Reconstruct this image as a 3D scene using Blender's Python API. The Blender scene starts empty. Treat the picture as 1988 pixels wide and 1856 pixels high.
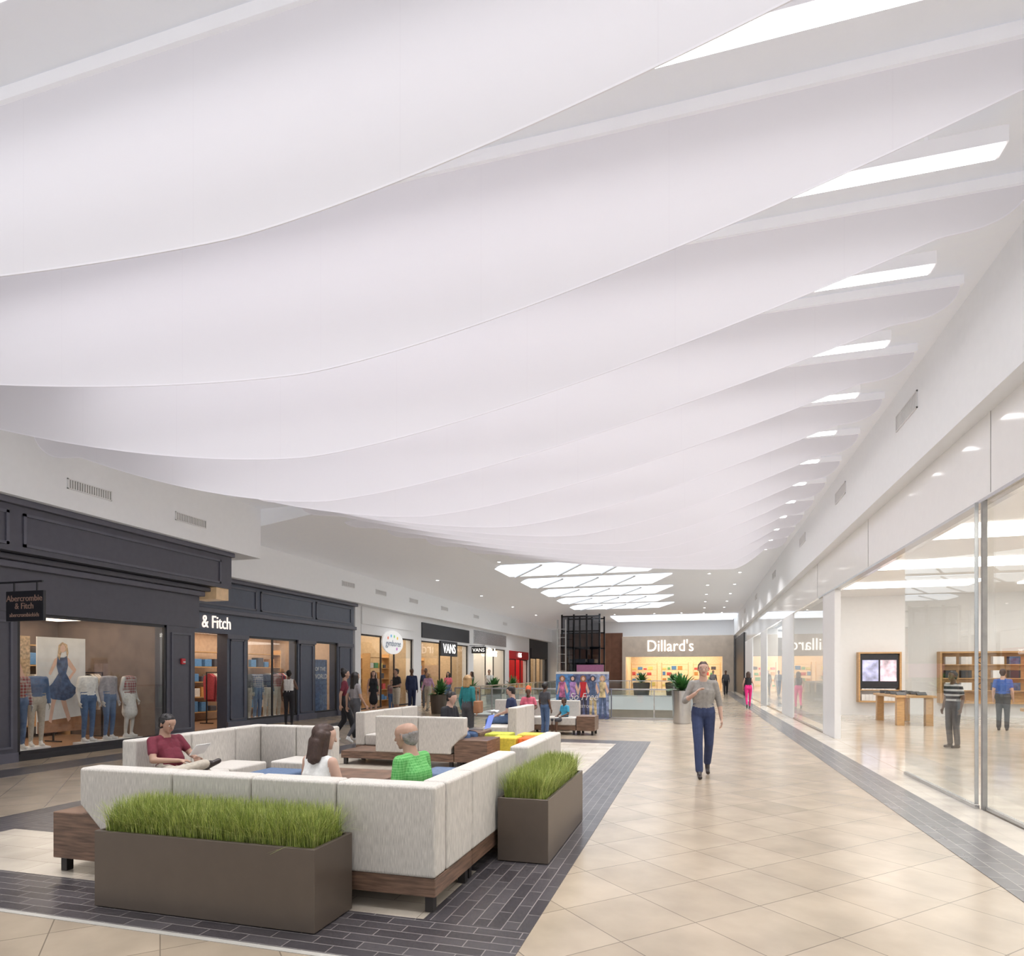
import bpy, bmesh, math, random
from mathutils import Vector, Matrix, Euler
import numpy as np
random.seed(7)
sc=bpy.context.scene
COL=sc.collection
R=math.radians
# ---------------------------------------------------------------- materials
def new_mat(name):
    m=bpy.data.materials.new(name); m.use_nodes=True
    nt=m.node_tree; b=nt.nodes['Principled BSDF']
    return m,nt,b
def M(name,col,rough=.5,metal=0,emit=0,var=.06,scale=8,bump=0,spec=.5,stretch=(1,1,1)):
    m,nt,b=new_mat(name)
    tc=nt.nodes.new('ShaderNodeTexCoord'); mp=nt.nodes.new('ShaderNodeMapping')
    mp.inputs['Scale'].default_value=stretch
    nt.links.new(tc.outputs['Object'],mp.inputs[0])
    n=nt.nodes.new('ShaderNodeTexNoise'); n.inputs['Scale'].default_value=scale; n.inputs['Detail'].default_value=3
    nt.links.new(mp.outputs[0],n.inputs['Vector'])
    r=nt.nodes.new('ShaderNodeValToRGB')
    r.color_ramp.elements[0].position=.3; r.color_ramp.elements[1].position=.7
    r.color_ramp.elements[0].color=tuple(max(0,c*(1-var)) for c in col)+(1,)
    r.color_ramp.elements[1].color=tuple(min(1,c*(1+var)) for c in col)+(1,)
    nt.links.new(n.outputs['Fac'],r.inputs[0]); nt.links.new(r.outputs[0],b.inputs['Base Color'])
    b.inputs['Roughness'].default_value=rough; b.inputs['Metallic'].default_value=metal
    b.inputs['Specular IOR Level'].default_value=spec
    if emit:
        nt.links.new(r.outputs[0],b.inputs['Emission Color']); b.inputs['Emission Strength'].default_value=emit
    if bump:
        bp=nt.nodes.new('ShaderNodeBump'); bp.inputs['Strength'].default_value=bump; bp.inputs['Distance'].default_value=.01
        nt.links.new(n.outputs['Fac'],bp.inputs['Height']); nt.links.new(bp.outputs[0],b.inputs['Normal'])
    return m
def TILE(name,c1,c2,mortar,w,h,rot=0,offset=.5,ms=.004,rough=.3,var=.0):
    m,nt,b=new_mat(name)
    tc=nt.nodes.new('ShaderNodeTexCoord'); mp=nt.nodes.new('ShaderNodeMapping'); mp.inputs['Rotation'].default_value=(0,0,rot)
    nt.links.new(tc.outputs['Object'],mp.inputs[0])
    t=nt.nodes.new('ShaderNodeTexBrick'); t.offset=offset; t.inputs['Scale'].default_value=1
    t.inputs['Brick Width'].default_value=w; t.inputs['Row Height'].default_value=h; t.inputs['Mortar Size'].default_value=ms
    t.inputs['Mortar Smooth'].default_value=.1
    t.inputs['Color1'].default_value=c1+(1,); t.inputs['Color2'].default_value=c2+(1,); t.inputs['Mortar'].default_value=mortar+(1,)
    nt.links.new(mp.outputs[0],t.inputs['Vector'])
    n=nt.nodes.new('ShaderNodeTexNoise'); n.inputs['Scale'].default_value=2.2; n.inputs['Detail'].default_value=6
    nt.links.new(mp.outputs[0],n.inputs['Vector'])
    mr=nt.nodes.new('ShaderNodeMapRange'); mr.inputs[1].default_value=.3; mr.inputs[2].default_value=.7; mr.inputs[3].default_value=.86; mr.inputs[4].default_value=1.12
    nt.links.new(n.outputs['Fac'],mr.inputs[0])
    mx=nt.nodes.new('ShaderNodeVectorMath'); mx.operation='SCALE'
    nt.links.new(t.outputs['Color'],mx.inputs[0]); nt.links.new(mr.outputs[0],mx.inputs['Scale'])
    nt.links.new(mx.outputs[0],b.inputs['Base Color'])
    b.inputs['Roughness'].default_value=rough
    bp=nt.nodes.new('ShaderNodeBump'); bp.inputs['Strength'].default_value=.15; bp.inputs['Distance'].default_value=.003; bp.invert=True
    nt.links.new(t.outputs['Fac'],bp.inputs['Height']); nt.links.new(bp.outputs[0],b.inputs['Normal'])
    return m
def CHECK(name,c1,c2,sx,sz,rough=.8):
    m,nt,b=new_mat(name)
    tc=nt.nodes.new('ShaderNodeTexCoord'); sp=nt.nodes.new('ShaderNodeSeparateXYZ'); nt.links.new(tc.outputs['Object'],sp.inputs[0])
    def band(o,s):
        a=nt.nodes.new('ShaderNodeMath'); a.operation='MULTIPLY'; a.inputs[1].default_value=s
        nt.links.new(sp.outputs[o],a.inputs[0])
        f=nt.nodes.new('ShaderNodeMath'); f.operation='FRACT'; nt.links.new(a.outputs[0],f.inputs[0])
        g=nt.nodes.new('ShaderNodeMath'); g.operation='GREATER_THAN'; g.inputs[1].default_value=.6; nt.links.new(f.outputs[0],g.inputs[0])
        return g
    ad=nt.nodes.new('ShaderNodeMath'); ad.operation='ADD'
    g2=band('Z',sz); nt.links.new(g2.outputs[0],ad.inputs[1])
    if sx:
        g1=band('X',sx); g3=band('Y',sx); a2=nt.nodes.new('ShaderNodeMath'); a2.operation='MAXIMUM'
        nt.links.new(g1.outputs[0],a2.inputs[0]); nt.links.new(g3.outputs[0],a2.inputs[1]); nt.links.new(a2.outputs[0],ad.inputs[0])
    else: ad.inputs[0].default_value=0
    h=nt.nodes.new('ShaderNodeMath'); h.operation='MULTIPLY'; h.inputs[1].default_value=.5 if sx else 1.; nt.links.new(ad.outputs[0],h.inputs[0])
    mx=nt.nodes.new('ShaderNodeMix'); mx.data_type='RGBA'; mx.inputs[6].default_value=c1+(1,); mx.inputs[7].default_value=c2+(1,)
    nt.links.new(h.outputs[0],mx.inputs[0]); nt.links.new(mx.outputs[2],b.inputs['Base Color']); b.inputs['Roughness'].default_value=rough
    return m
def GLASS(name,tint=(1,1,1),refl=1.0):
    m=bpy.data.materials.new(name); m.use_nodes=True; nt=m.node_tree; nt.nodes.clear()
    o=nt.nodes.new('ShaderNodeOutputMaterial'); mx=nt.nodes.new('ShaderNodeMixShader')
    t=nt.nodes.new('ShaderNodeBsdfTransparent'); t.inputs[0].default_value=tint+(1,)
    g=nt.nodes.new('ShaderNodeBsdfGlossy'); g.inputs['Roughness'].default_value=.01
    lw=nt.nodes.new('ShaderNodeLayerWeight'); lw.inputs[0].default_value=.5
    p=nt.nodes.new('ShaderNodeMath'); p.operation='POWER'; p.inputs[1].default_value=5
    nt.links.new(lw.outputs['Facing'],p.inputs[0])
    k=nt.nodes.new('ShaderNodeMath'); k.operation='MULTIPLY_ADD'; k.inputs[1].default_value=.9*refl; k.inputs[2].default_value=.035*refl; k.use_clamp=True
    nt.links.new(p.outputs[0],k.inputs[0]); nt.links.new(k.outputs[0],mx.inputs[0])
    nt.links.new(t.outputs[0],mx.inputs[1]); nt.links.new(g.outputs[0],mx.inputs[2]); nt.links.new(mx.outputs[0],o.inputs[0])
    return m
def SAIL(name):
    m,nt,b=new_mat(name)
    tc=nt.nodes.new('ShaderNodeTexCoord'); sp=nt.nodes.new('ShaderNodeSeparateXYZ'); nt.links.new(tc.outputs['Object'],sp.inputs[0])
    a=nt.nodes.new('ShaderNodeMath'); a.operation='MULTIPLY_ADD'; a.inputs[1].default_value=1/1.56; a.inputs[2].default_value=.13+20
    nt.links.new(sp.outputs['X'],a.inputs[0])
    f=nt.nodes.new('ShaderNodeMath'); f.operation='FRACT'; nt.links.new(a.outputs[0],f.inputs[0])
    g=nt.nodes.new('ShaderNodeMath'); g.operation='LESS_THAN'; g.inputs[1].default_value=.006; nt.links.new(f.outputs[0],g.inputs[0])
    mx=nt.nodes.new('ShaderNodeMix'); mx.data_type='RGBA'; mx.inputs[6].default_value=(.755,.74,.775,1); mx.inputs[7].default_value=(.742,.725,.762,1)
    nt.links.new(g.outputs[0],mx.inputs[0])
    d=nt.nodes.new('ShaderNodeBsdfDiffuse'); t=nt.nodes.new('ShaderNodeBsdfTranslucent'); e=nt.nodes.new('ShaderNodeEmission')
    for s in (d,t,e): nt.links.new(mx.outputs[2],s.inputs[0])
    e.inputs[1].default_value=.13  # faint glow added to the cloth itself, on top of the lamp light
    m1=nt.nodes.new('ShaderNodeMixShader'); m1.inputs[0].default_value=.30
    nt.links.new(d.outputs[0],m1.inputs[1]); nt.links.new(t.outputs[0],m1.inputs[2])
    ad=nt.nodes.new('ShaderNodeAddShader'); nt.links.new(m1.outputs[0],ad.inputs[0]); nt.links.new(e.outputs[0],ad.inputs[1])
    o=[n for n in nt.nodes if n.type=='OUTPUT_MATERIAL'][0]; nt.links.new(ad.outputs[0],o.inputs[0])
    return m
def WOOD(name,c1,c2,axis=(1,14,14),rough=.4):
    return M(name,tuple((a+b)/2 for a,b in zip(c1,c2)),rough=rough,var=.45,scale=2.5,stretch=axis)

m_white=M('white_paint',(.84,.84,.85),.6,var=.01)
m_bulk=M('bulkhead_paint_glow',(.85,.86,.88),.6,emit=.05,var=.01)  # slight emission in the paint lifts the bulkheads; no lamp here
m_ceil=M('ceiling_paint_glow',(.85,.86,.90),.8,emit=.12,var=.01)  # weak glow put into the paint to brighten the ceiling
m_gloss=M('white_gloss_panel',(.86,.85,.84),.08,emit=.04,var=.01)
m_frame=M('dark_frame',(.02,.02,.025),.35,var=.1)
m_slate=M('slate_blue_paint',(.078,.078,.100),.38,var=.06)
m_slate2=M('slate_blue_panel',(.108,.108,.140),.38,var=.06)
m_slateb=M('slate_bluer_paint',(.075,.088,.128),.38,var=.06)
m_tile=TILE('beige_floor_tile',(.355,.288,.215),(.415,.338,.255),(.20,.16,.12),.62,.62,R(45),0,.0038,.22)
m_dark=TILE('dark_floor_tile',(.050,.045,.050),(.09,.082,.088),(.26,.24,.23),.3,.1,R(90),.5,.0035,.28)
m_darkb=TILE('dark_floor_tile_x',(.050,.045,.050),(.09,.082,.088),(.26,.24,.23),.3,.1,0,.5,.0035,.28)
m_dark2=TILE('grey_floor_tile',(.11,.108,.115),(.16,.155,.162),(.33,.31,.3),.3,.15,R(90),.5,.004,.25)
m_cream=TILE('cream_floor_tile',(.53,.465,.385),(.59,.525,.44),(.33,.28,.24),.6,.3,0,.5,.003,.25)
m_trimst=M('pale_stone',(.5,.48,.44),.3,var=.03)
m_sfloor=TILE('store_floor_stone',(.66,.60,.52),(.70,.64,.56),(.6,.54,.46),1.0,1.0,0,0,.003,.12)
m_fab=M('oatmeal_fabric',(.57,.535,.49),.95,var=.22,scale=22,stretch=(9,9,.6),bump=.15)
m_wood=WOOD('walnut_veneer',(.13,.075,.05),(.21,.125,.085),(2,2,22))
m_oak=M('oak',(.55,.33,.15),.4,var=.12,scale=3,stretch=(2,2,10))
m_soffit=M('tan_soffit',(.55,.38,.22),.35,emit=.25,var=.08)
m_leg=M('dark_bronze_leg',(.045,.04,.04),.4,.6)
m_plant=M('bronze_planter',(.128,.100,.080),.38,.3,var=.03)
m_soil=M('soil',(.05,.05,.02),.95,var=.4,scale=40)
m_g=[M('grass_a',(.31,.37,.07),.6,var=.3,scale=20),M('grass_b',(.48,.51,.16),.6,var=.3,scale=20),M('grass_c',(.20,.27,.05),.6,var=.3,scale=20)]
m_leaf=M('leaf_green',(.06,.19,.05),.4,var=.4,scale=10)
m_sail=SAIL('sail_fabric_glow')
m_rail=M('aluminium_rail_glow',(.80,.79,.82),.4,emit=.25,var=.02)  # self-glow in the metal stands in for light on the rails
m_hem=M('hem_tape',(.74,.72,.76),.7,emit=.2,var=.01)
m_tube=M('light_tube',(1,.99,1),.5,emit=8,var=0)
m_sky=M('skylight_glow',(.84,.92,1),.5,emit=1.6,var=0)
m_slat=M('skylight_beam',(.80,.80,.82),.6,var=.02)
m_down=M('downlight_glow',(1,.97,.92),.5,emit=12,var=0)
m_warm=M('warm_panel',(1,.88,.70),.5,emit=5.0,var=0)
m_cool=M('store_panel',(1,.97,.92),.5,emit=6.5,var=0)
m_glass=GLASS('clear_glass',(.985,.995,.99),.9)
m_glassr=GLASS('rail_glass',(.93,.97,.96),1.2)
m_glassd=GLASS('dark_tinted_glass',(.50,.52,.56),1.2)
m_steel=M('brushed_steel',(.55,.55,.55),.25,.9)
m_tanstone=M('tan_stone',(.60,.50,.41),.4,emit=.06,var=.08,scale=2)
m_brick=TILE('brown_brick',(.20,.09,.055),(.27,.13,.08),(.14,.07,.05),.8,.3,0,.5,.01,.6)
m_letter=M('white_lit_letters',(1,.97,.93),.4,emit=1.3,var=0)
m_warml=M('warm_lit_letters',(1,.86,.76),.4,emit=1.0,var=0)
m_red=M('red_panel',(.55,.02,.03),.3)
m_vent=M('vent_grille',(.34,.33,.32),.5,var=.1)
def shirt(n,c): return M(n,c,.85,var=.12,scale=25,bump=.1)

# ---------------------------------------------------------------- helpers
def props(ob,kw):
    for k in ('label','category','kind','group'):
        if kw.get(k): ob[k]=kw[k]
def add(name,verts,faces,mats,parent=None,smooth=False,bevel=0,**kw):
    me=bpy.data.meshes.new(name)
    off=Vector(parent.location) if parent is not None else Vector((0,0,0))
    me.from_pydata([tuple(Vector(v)-off) for v in verts],[],faces)
    if not isinstance(mats,(list,tuple)): mats=[mats]
    for m in mats: me.materials.append(m)
    me.validate(); me.update()
    if smooth:
        for p in me.polygons: p.use_smooth=True
    ob=bpy.data.objects.new(name,me); COL.objects.link(ob)
    if parent is not None: ob.parent=parent
    if bevel:
        b=ob.modifiers.new('bevel','BEVEL'); b.width=bevel; b.segments=3 if bevel>.012 else 1; b.limit_method='ANGLE'
        if bevel>.012:
            for p in me.polygons: p.use_smooth=True
            ob.modifiers.new('wn','WEIGHTED_NORMAL')
    props(ob,kw); return ob
BF=[(0,3,2,1),(4,5,6,7),(0,1,5,4),(1,2,6,5),(2,3,7,6),(3,0,4,7)]
def bv(x0,x1,y0,y1,z0,z1):
    x0,x1=min(x0,x1),max(x0,x1); y0,y1=min(y0,y1),max(y0,y1)
    return [(x0,y0,z0),(x1,y0,z0),(x1,y1,z0),(x0,y1,z0),(x0,y0,z1),(x1,y0,z1),(x1,y1,z1),(x0,y1,z1)]
def box(name,x0,x1,y0,y1,z0,z1,mat,parent=None,bevel=0,**kw):
    return add(name,bv(x0,x1,y0,y1,z0,z1),BF,mat,parent,bevel=bevel,**kw)
def boxes(name,lst,mat,parent=None,bevel=0,**kw):
    V=[];F=[]
    for b in lst:
        o=len(V); V+=bv(*b); F+=[tuple(i+o for i in f) for f in BF]
    return add(name,V,F,mat,parent,bevel=bevel,**kw)
def root(name,loc,label,cat,group=None):
    e=bpy.data.objects.new(name,None); e.empty_display_size=.1; COL.objects.link(e); e.location=loc
    e['label']=label; e['category']=cat
    if group: e['group']=group
    return e
def prism(name,poly,axis,t0,t1,mat,parent=None,bevel=0,**kw):
    n=len(poly); V=[]
    for t in (t0,t1):
        for u,z in poly: V.append((u,t,z) if axis=='y' else (t,u,z))
    F=[tuple(range(n))[::-1],tuple(range(n,2*n))]+[(i,(i+1)%n,n+(i+1)%n,n+i) for i in range(n)]
    ob=add(name,V,F,mat,parent,bevel=bevel,**kw)
    bm=bmesh.new(); bm.from_mesh(ob.data); bmesh.ops.recalc_face_normals(bm,faces=bm.faces); bm.to_mesh(ob.data); bm.free()
    return ob
def cyl(name,c,r0,r1,z0,z1,mat,parent=None,n=24,**kw):
    V=[]
    for z,r in ((z0,r0),(z1,r1)):
        for i in range(n):
            a=2*math.pi*i/n; V.append((c[0]+r*math.cos(a),c[1]+r*math.sin(a),z))
    F=[(i,(i+1)%n,n+(i+1)%n,n+i) for i in range(n)]+[tuple(range(n))[::-1],tuple(range(n,2*n))]
    return add(name,V,F,mat,parent,**kw)
TN=[0]
def trim(x0,x1,y0,y1,z0,z1,mat,label='painted shopfront trim band',bevel=0):
    TN[0]+=1
    return box('trim_%d'%TN[0],x0,x1,y0,y1,z0,z1,mat,kind='structure',label=label,category='trim',bevel=bevel)
ROT={'X':(R(90),0,R(90)),'-X':(R(90),0,R(-90)),'Y':(R(90),0,0)}
def text(s,size,loc,face,mat,parent=None,name='lettering',ext=.015,sx=1,shear=0,**kw):
    cu=bpy.data.curves.new('t','FONT'); cu.body=s; cu.size=size; cu.extrude=ext; cu.align_x='CENTER'; cu.align_y='CENTER'; cu.resolution_u=3; cu.shear=shear
    tmp=bpy.data.objects.new('t',cu); COL.objects.link(tmp); bpy.context.view_layer.update()
    dg=bpy.context.evaluated_depsgraph_get(); me=bpy.data.meshes.new_from_object(tmp.evaluated_get(dg))
    bpy.data.objects.remove(tmp)
    mt=Matrix.Translation(Vector(loc)-(Vector(parent.location) if parent else Vector((0,0,0))))@Euler(ROT[face]).to_matrix().to_4x4()@Matrix.Diagonal((sx,1,1,1))
    me.transform(mt); me.materials.clear(); me.materials.append(mat)
    ob=bpy.data.objects.new(name,me); COL.objects.link(ob)
    if parent: ob.parent=parent
    props(ob,kw); return ob
def clone(src,kids,loc):
    o=src.copy(); o.location=loc; COL.objects.link(o)
    for k in kids:
        c=k.copy(); c.parent=o; COL.objects.link(c)
    return o
def area(name,x,y,z,sx,sy,power,spread,col=(1,1,1),parent=None):
    l=bpy.data.lights.new(name,'AREA'); l.shape='RECTANGLE'; l.size=sx; l.size_y=sy; l.energy=power; l.spread=R(spread); l.color=col
    o=bpy.data.objects.new(name,l); COL.objects.link(o)
    o.parent=parent; o.location=Vector((x,y,z))-Vector(parent.location)
    return o

# ---------------------------------------------------------------- room shell
FX0,FX1,FY0,FY1=-16.5,3.32,-4,57.5
OX0,OX1,OY0,OY1=-8.6,-.0,22.6,43.5
V=[];F=[]
def quad(x0,x1,y0,y1,z=0):
    o=len(V); V.extend([(x0,y0,z),(x1,y0,z),(x1,y1,z),(x0,y1,z)]); F.append((o,o+1,o+2,o+3))
quad(FX0,FX1,FY0,OY0); quad(FX0,OX0,OY0,OY1); quad(OX1,FX1,OY0,OY1); quad(FX0,FX1,OY1,FY1)
add('floor',V,F,m_tile,kind='structure',label='beige diagonal stone tile mall floor',category='floor')
box('floor.001',3.32,16,-4,27.5,-.1,.0,m_sfloor,kind='structure',label='pale polished stone floor inside the store',category='floor')
def inlay(x0,x1,y0,y1,mat,lab,z=.004): return trim(x0,x1,y0,y1,.0005,z,mat,lab)
inlay(-7.6,-1.01,3.29,3.93,m_darkb,'dark stone border around the seating area')
inlay(-1.75,-1.01,3.93,15.4,m_dark,'dark stone border around the seating area')
inlay(-7.6,-6.9,3.93,15.4,m_dark,'dark stone border around the seating area')
inlay(-6.9,-1.75,14.7,15.4,m_darkb,'dark stone border around the seating area')
inlay(-6.9,-1.75,3.93,14.7,m_cream,'cream stone field under the sofas')
inlay(-6.9,-1.75,5.0,5.7,m_darkb,'dark stone stripe under the sofas',.006)
inlay(-7.63,-.99,3.25,3.29,m_trimst,'pale stone edge strip')
inlay(2.27,2.84,-4,57,m_dark2,'grey stone floor stripe by the shopfront')
inlay(2.84,3.3,-4,57,m_sfloor,'pale stone threshold along the shopfront')
inlay(-11.2,-10.4,-4,22,m_dark,'dark stone floor stripe by the shopfront')
boxes('wall_atrium',[(OX0-.3,OX0,OY0-.3,OY1+.3,-.9,-.001),(OX1,OX1+.3,OY0-.3,OY1+.3,-.9,-.001),(OX0,OX1,OY0-.3,OY0,-.9,-.001),(OX0,OX1,OY1,OY1+.3,-.9,-.001)],m_white,kind='structure',label='white slab edge of the atrium opening',category='wall')
box('floor.002',-14,6,14,60,-5.1,-5,m_cream,kind='structure',label='lower level floor below the atrium',category='floor')
box('wall_lower',-14,6,50,50.2,-5,-.9,m_tanstone,kind='structure',label='lower level wall seen through the atrium',category='wall')
V=[];F=[]
def q4(*p):
    o=len(V); V.extend(p); F.append((o,o+1,o+2,o+3))
CZ=6.1
q4((-11.4,-4,CZ),(-11.4,14.8,CZ),(3.1,14.8,CZ),(3.1,-4,CZ))
q4((-8,14.8,CZ),(-8,57.5,CZ),(3.1,57.5,CZ),(3.1,14.8,CZ))
q4((-12.7,14.8,5.45),(-12.7,57.5,5.45),(-8,57.5,CZ),(-8,14.8,CZ))
o=len(V); V+= [(-8,14.8,CZ),(-12.7,14.8,5.45),(-12.7,14.8,CZ)]; F.append((o,o+1,o+2))
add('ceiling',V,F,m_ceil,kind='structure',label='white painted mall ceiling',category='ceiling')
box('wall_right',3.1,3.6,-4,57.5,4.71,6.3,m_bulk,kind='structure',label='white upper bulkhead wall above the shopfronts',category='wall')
trim(3.32,3.6,-4,57.5,3.74,4.71,m_gloss,'glossy white panel above the shop glass')
for y in (3.2,8.7,14.2,19.7): trim(3.315,3.33,y,y+.006,3.76,4.71,m_vent,'thin joint in the glossy panel')
trim(3.31,3.45,-4,19.5,3.70,3.74,m_steel,'slim metal head track above the shop glass')
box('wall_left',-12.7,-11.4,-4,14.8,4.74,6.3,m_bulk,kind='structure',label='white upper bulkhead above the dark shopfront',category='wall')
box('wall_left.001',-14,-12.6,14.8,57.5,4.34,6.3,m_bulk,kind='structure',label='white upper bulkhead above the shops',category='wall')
def vent(x,y,z,w,h,face):
    r=root('air_vent',(x,y,z),'slatted grey air grille on the white bulkhead','vent','wall air vents')
    d=.02 if face>0 else -.02
    boxes('vent_frame',[(x,x+d,y-w/2,y+w/2,z-h/2,z-h/2+.02),(x,x+d,y-w/2,y+w/2,z+h/2-.02,z+h/2),(x,x+d,y-w/2,y-w/2+.02,z-h/2,z+h/2),(x,x+d,y+w/2-.02,y+w/2,z-h/2,z+h/2)],m_white,r)
    n=int(w/.05); boxes('vent_slat',[(x,x+d*.6,y-w/2+.02+i*(w-.04)/n,y-w/2+.045+i*(w-.04)/n,z-h/2+.02,z+h/2-.02) for i in range(n)],m_white,r,kind='stuff')
    box('vent_back',x,x+d*.15,y-w/2+.02,y+w/2-.02,z-h/2+.02,z+h/2-.02,m_vent,r)
for y in (6.7,11.0,15.6,20.8,28,36,44): vent(3.1,y,5.62,1.0,.26,-1)
for y in (9.7,12.3): vent(-11.4,y,5.22,.95,.2,1)
for y in (21.4,24,27.2,31,36,42): vent(-12.6,y,4.95,.9,.2,1)

# ---------------------------------------------------------------- sails
XM=[-3.0,-3.5,-4.5,-5.2,-4.3,-3.3,-2.4,-1.7,-1.1,-.5,.1,.7,1.2]
ZM=[4.58,4.43,4.25,4.17,4.25,4.35,4.45,4.55,4.65,4.72,4.82,4.93,5.05]
XL=[-11,-11,-11,-11,-10.8,-10.5,-10.2,-9.9,-9.6,-9.0,-8.4,-7.6,-6.6]
ZB=[5.3,5.28,5.22,5.25,5.42,5.55,5.62,5.66,5.66,5.66,5.66,5.66,5.66]
ZT=6.0
def sailz(x,k):
    xm,zm,xl=XM[k],ZM[k],XL[k]
    a,za=2.15,5.64; b,zb=xl+1.1,ZB[k]
    if x>a:
        t=(x-a)/(2.85-a)
        return za+.05*t+(ZT-za-.05)*(1-math.sqrt(max(0,1-max(0,(t-.25)/.75)**2.4)))
    if x<b:
        t=(b-x)/(b-xl)
        return zb+.08*t+(ZT-zb-.08)*(1-math.sqrt(max(0,1-max(0,(t-.3)/.7)**2.4)))
    if x>=xm: t=(x-xm)/(a-xm); return zm+(za-zm)*(t**1.5*(1-.12*t*t)+.12*t**3.5)
    t=(xm-x)/(xm-b); return zm+(zb-zm)*t**1.6
def linlight(yl,x0):
    r2=root('linear_light',(0,yl,5.85),'long white linear ceiling light fixture between fabric sails','light','linear ceiling lights')
    box('light_housing',x0-.05,2.35,yl-.09,yl+.09,5.80,5.93,m_rail,r2)
    box('light_tube',x0,2.32,yl-.075,yl+.075,5.785,5.799,m_tube,r2)
    for xx in (x0+1,-1,1.8): box('hanger',xx,xx+.02,yl-.01,yl+.01,5.93,6.1,m_rail,r2)
    area('lamp',(x0+2.35)/2,yl,5.775,(2.35-x0-.3),.14,50,78,(.98,.98,1),r2)
linlight(2.82,-8.0)  # unseen extra fixture, added to brighten the first sail
for k in range(13):
    y=3.6+1.55*k; r=root('ceiling_baffle',(0,y,ZT),'white translucent fabric sail hanging from a ceiling rail','ceiling sail','fabric sails across the ceiling')
    n=150; V=[];F=[];xl=XL[k]
    xs=[xl+(2.85-xl)*(.5-.5*math.cos(math.pi*i/n)) for i in range(n+1)]
    zs=[min(ZT-.001,sailz(x,k)) for x in xs]
    rows=6
    for x,z in zip(xs,zs):
        for j in range(rows+1): V.append((x,y,ZT+(z-ZT)*j/rows))
    for i in range(n):
        for j in range(rows):
            p=i*(rows+1)+j; F.append((p,p+1,p+rows+2,p+rows+1))
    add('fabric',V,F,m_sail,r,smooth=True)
    V=[];F=[]
    for i in range(n+1):
        x,z=xs[i],zs[i]
        for dy,dz in ((-.004,-.004),(.004,-.004),(.004,.010),(-.004,.010)): V.append((x,y+dy,z+dz))
    for i in range(n):
        for j in range(4):
            a=i*4+j;b=i*4+(j+1)%4; F.append((a,b,b+4,a+4))
    add('hem',V,F,m_hem,r)
    box('rail',xl-.05,2.88,y-.035,y+.035,ZT-.01,ZT+.09,m_rail,r)
    linlight(y+.78,xl+3.0)
for i in range(5):
    y0=25.4+4.1*i; y1=y0+3.0
    x0=-10.0+.1*i; x1=-.9-.1*i
    r=root('skylight',(-5,y0,6.0),'slanted bright daylight panel set in the ceiling','skylight','row of ceiling skylights')
    poly=[(x0+2.2,y0),(x1,y0),(x1-1.1,y1),(x0,y1)]
    n=4; V=[(a,b,6.06) for a,b in poly]+[(a,b,6.09) for a,b in poly]
    add('skylight_pane',V,[tuple(range(n))[::-1],tuple(range(n,2*n))]+[(j,(j+1)%n,n+(j+1)%n,n+j) for j in range(n)],m_sky,r)
    for j in range(1,4):
        ta=j/4; xa=(x0+2.2)+(x1-x0-2.2)*ta; xb=x0+(x1-1.1-x0)*ta
        add('mullion',[(xa-.05,y0,6.0),(xa+.05,y0,6.0),(xb+.05,y1,6.0),(xb-.05,y1,6.0),(xa-.05,y0,6.059),(xa+.05,y0,6.059),(xb+.05,y1,6.059),(xb-.05,y1,6.059)],BF,m_slat,r)
box('skylight.100',-6.5,3,51,56,6.0,6.06,m_sky,label='bright daylight panel in the far ceiling',category='skylight')
def downlight(x,y,z=CZ,power=0):
    r=root('downlight',(x,y,z),'small round recessed ceiling downlight','light','recessed downlights')
    cyl('lamp_trim',(x,y),.09,.08,z-.025,z,m_white,r,n=16); cyl('lamp_lens',(x,y),.06,.06,z-.03,z-.024,m_down,r,n=16)
    if power:
        l=bpy.data.lights.new('lamp','SPOT'); l.energy=power; l.spot_size=R(120); l.spot_blend=.8; l.shadow_soft_size=.06; l.color=(1,.98,.96)
        q=bpy.data.objects.new('lamp',l); COL.objects.link(q); q.parent=r; q.location=(0,0,-.06)
    return r
d0=downlight(-7.8,19.8); kd=list(d0.children); d1=downlight(.6,26,CZ,230); kp=list(d1.children)
for (x,y) in [(-5.6,23.6),(-7.6,24.5),(-.2,23.8),(.9,23.8),(-5.5,24.9)]+[(.6,b) for b in range(30,56,4)]+[(-6,49.5)]:
    clone(d0,kd,(x,y,CZ))
for (x,y) in [(1.9,b) for b in (26,30,34,38,42,46,50,54)]+[(-3,49.5),(-1,49.5),(-10.9,26),(-10.9,32),(-10.9,38),(-10.9,44)]:
    clone(d1,kp,(x,y,CZ if x>-8 else 5.70))
r=root('security_camera',(-5,23.8,6.0),'small dome security camera under the ceiling','camera')
cyl('camera_base',(-5,23.8),.1,.1,5.95,6.09,m_white,r); cyl('camera_dome',(-5,23.8),.05,.1,5.84,5.95,m_frame,r,smooth=True)

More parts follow.
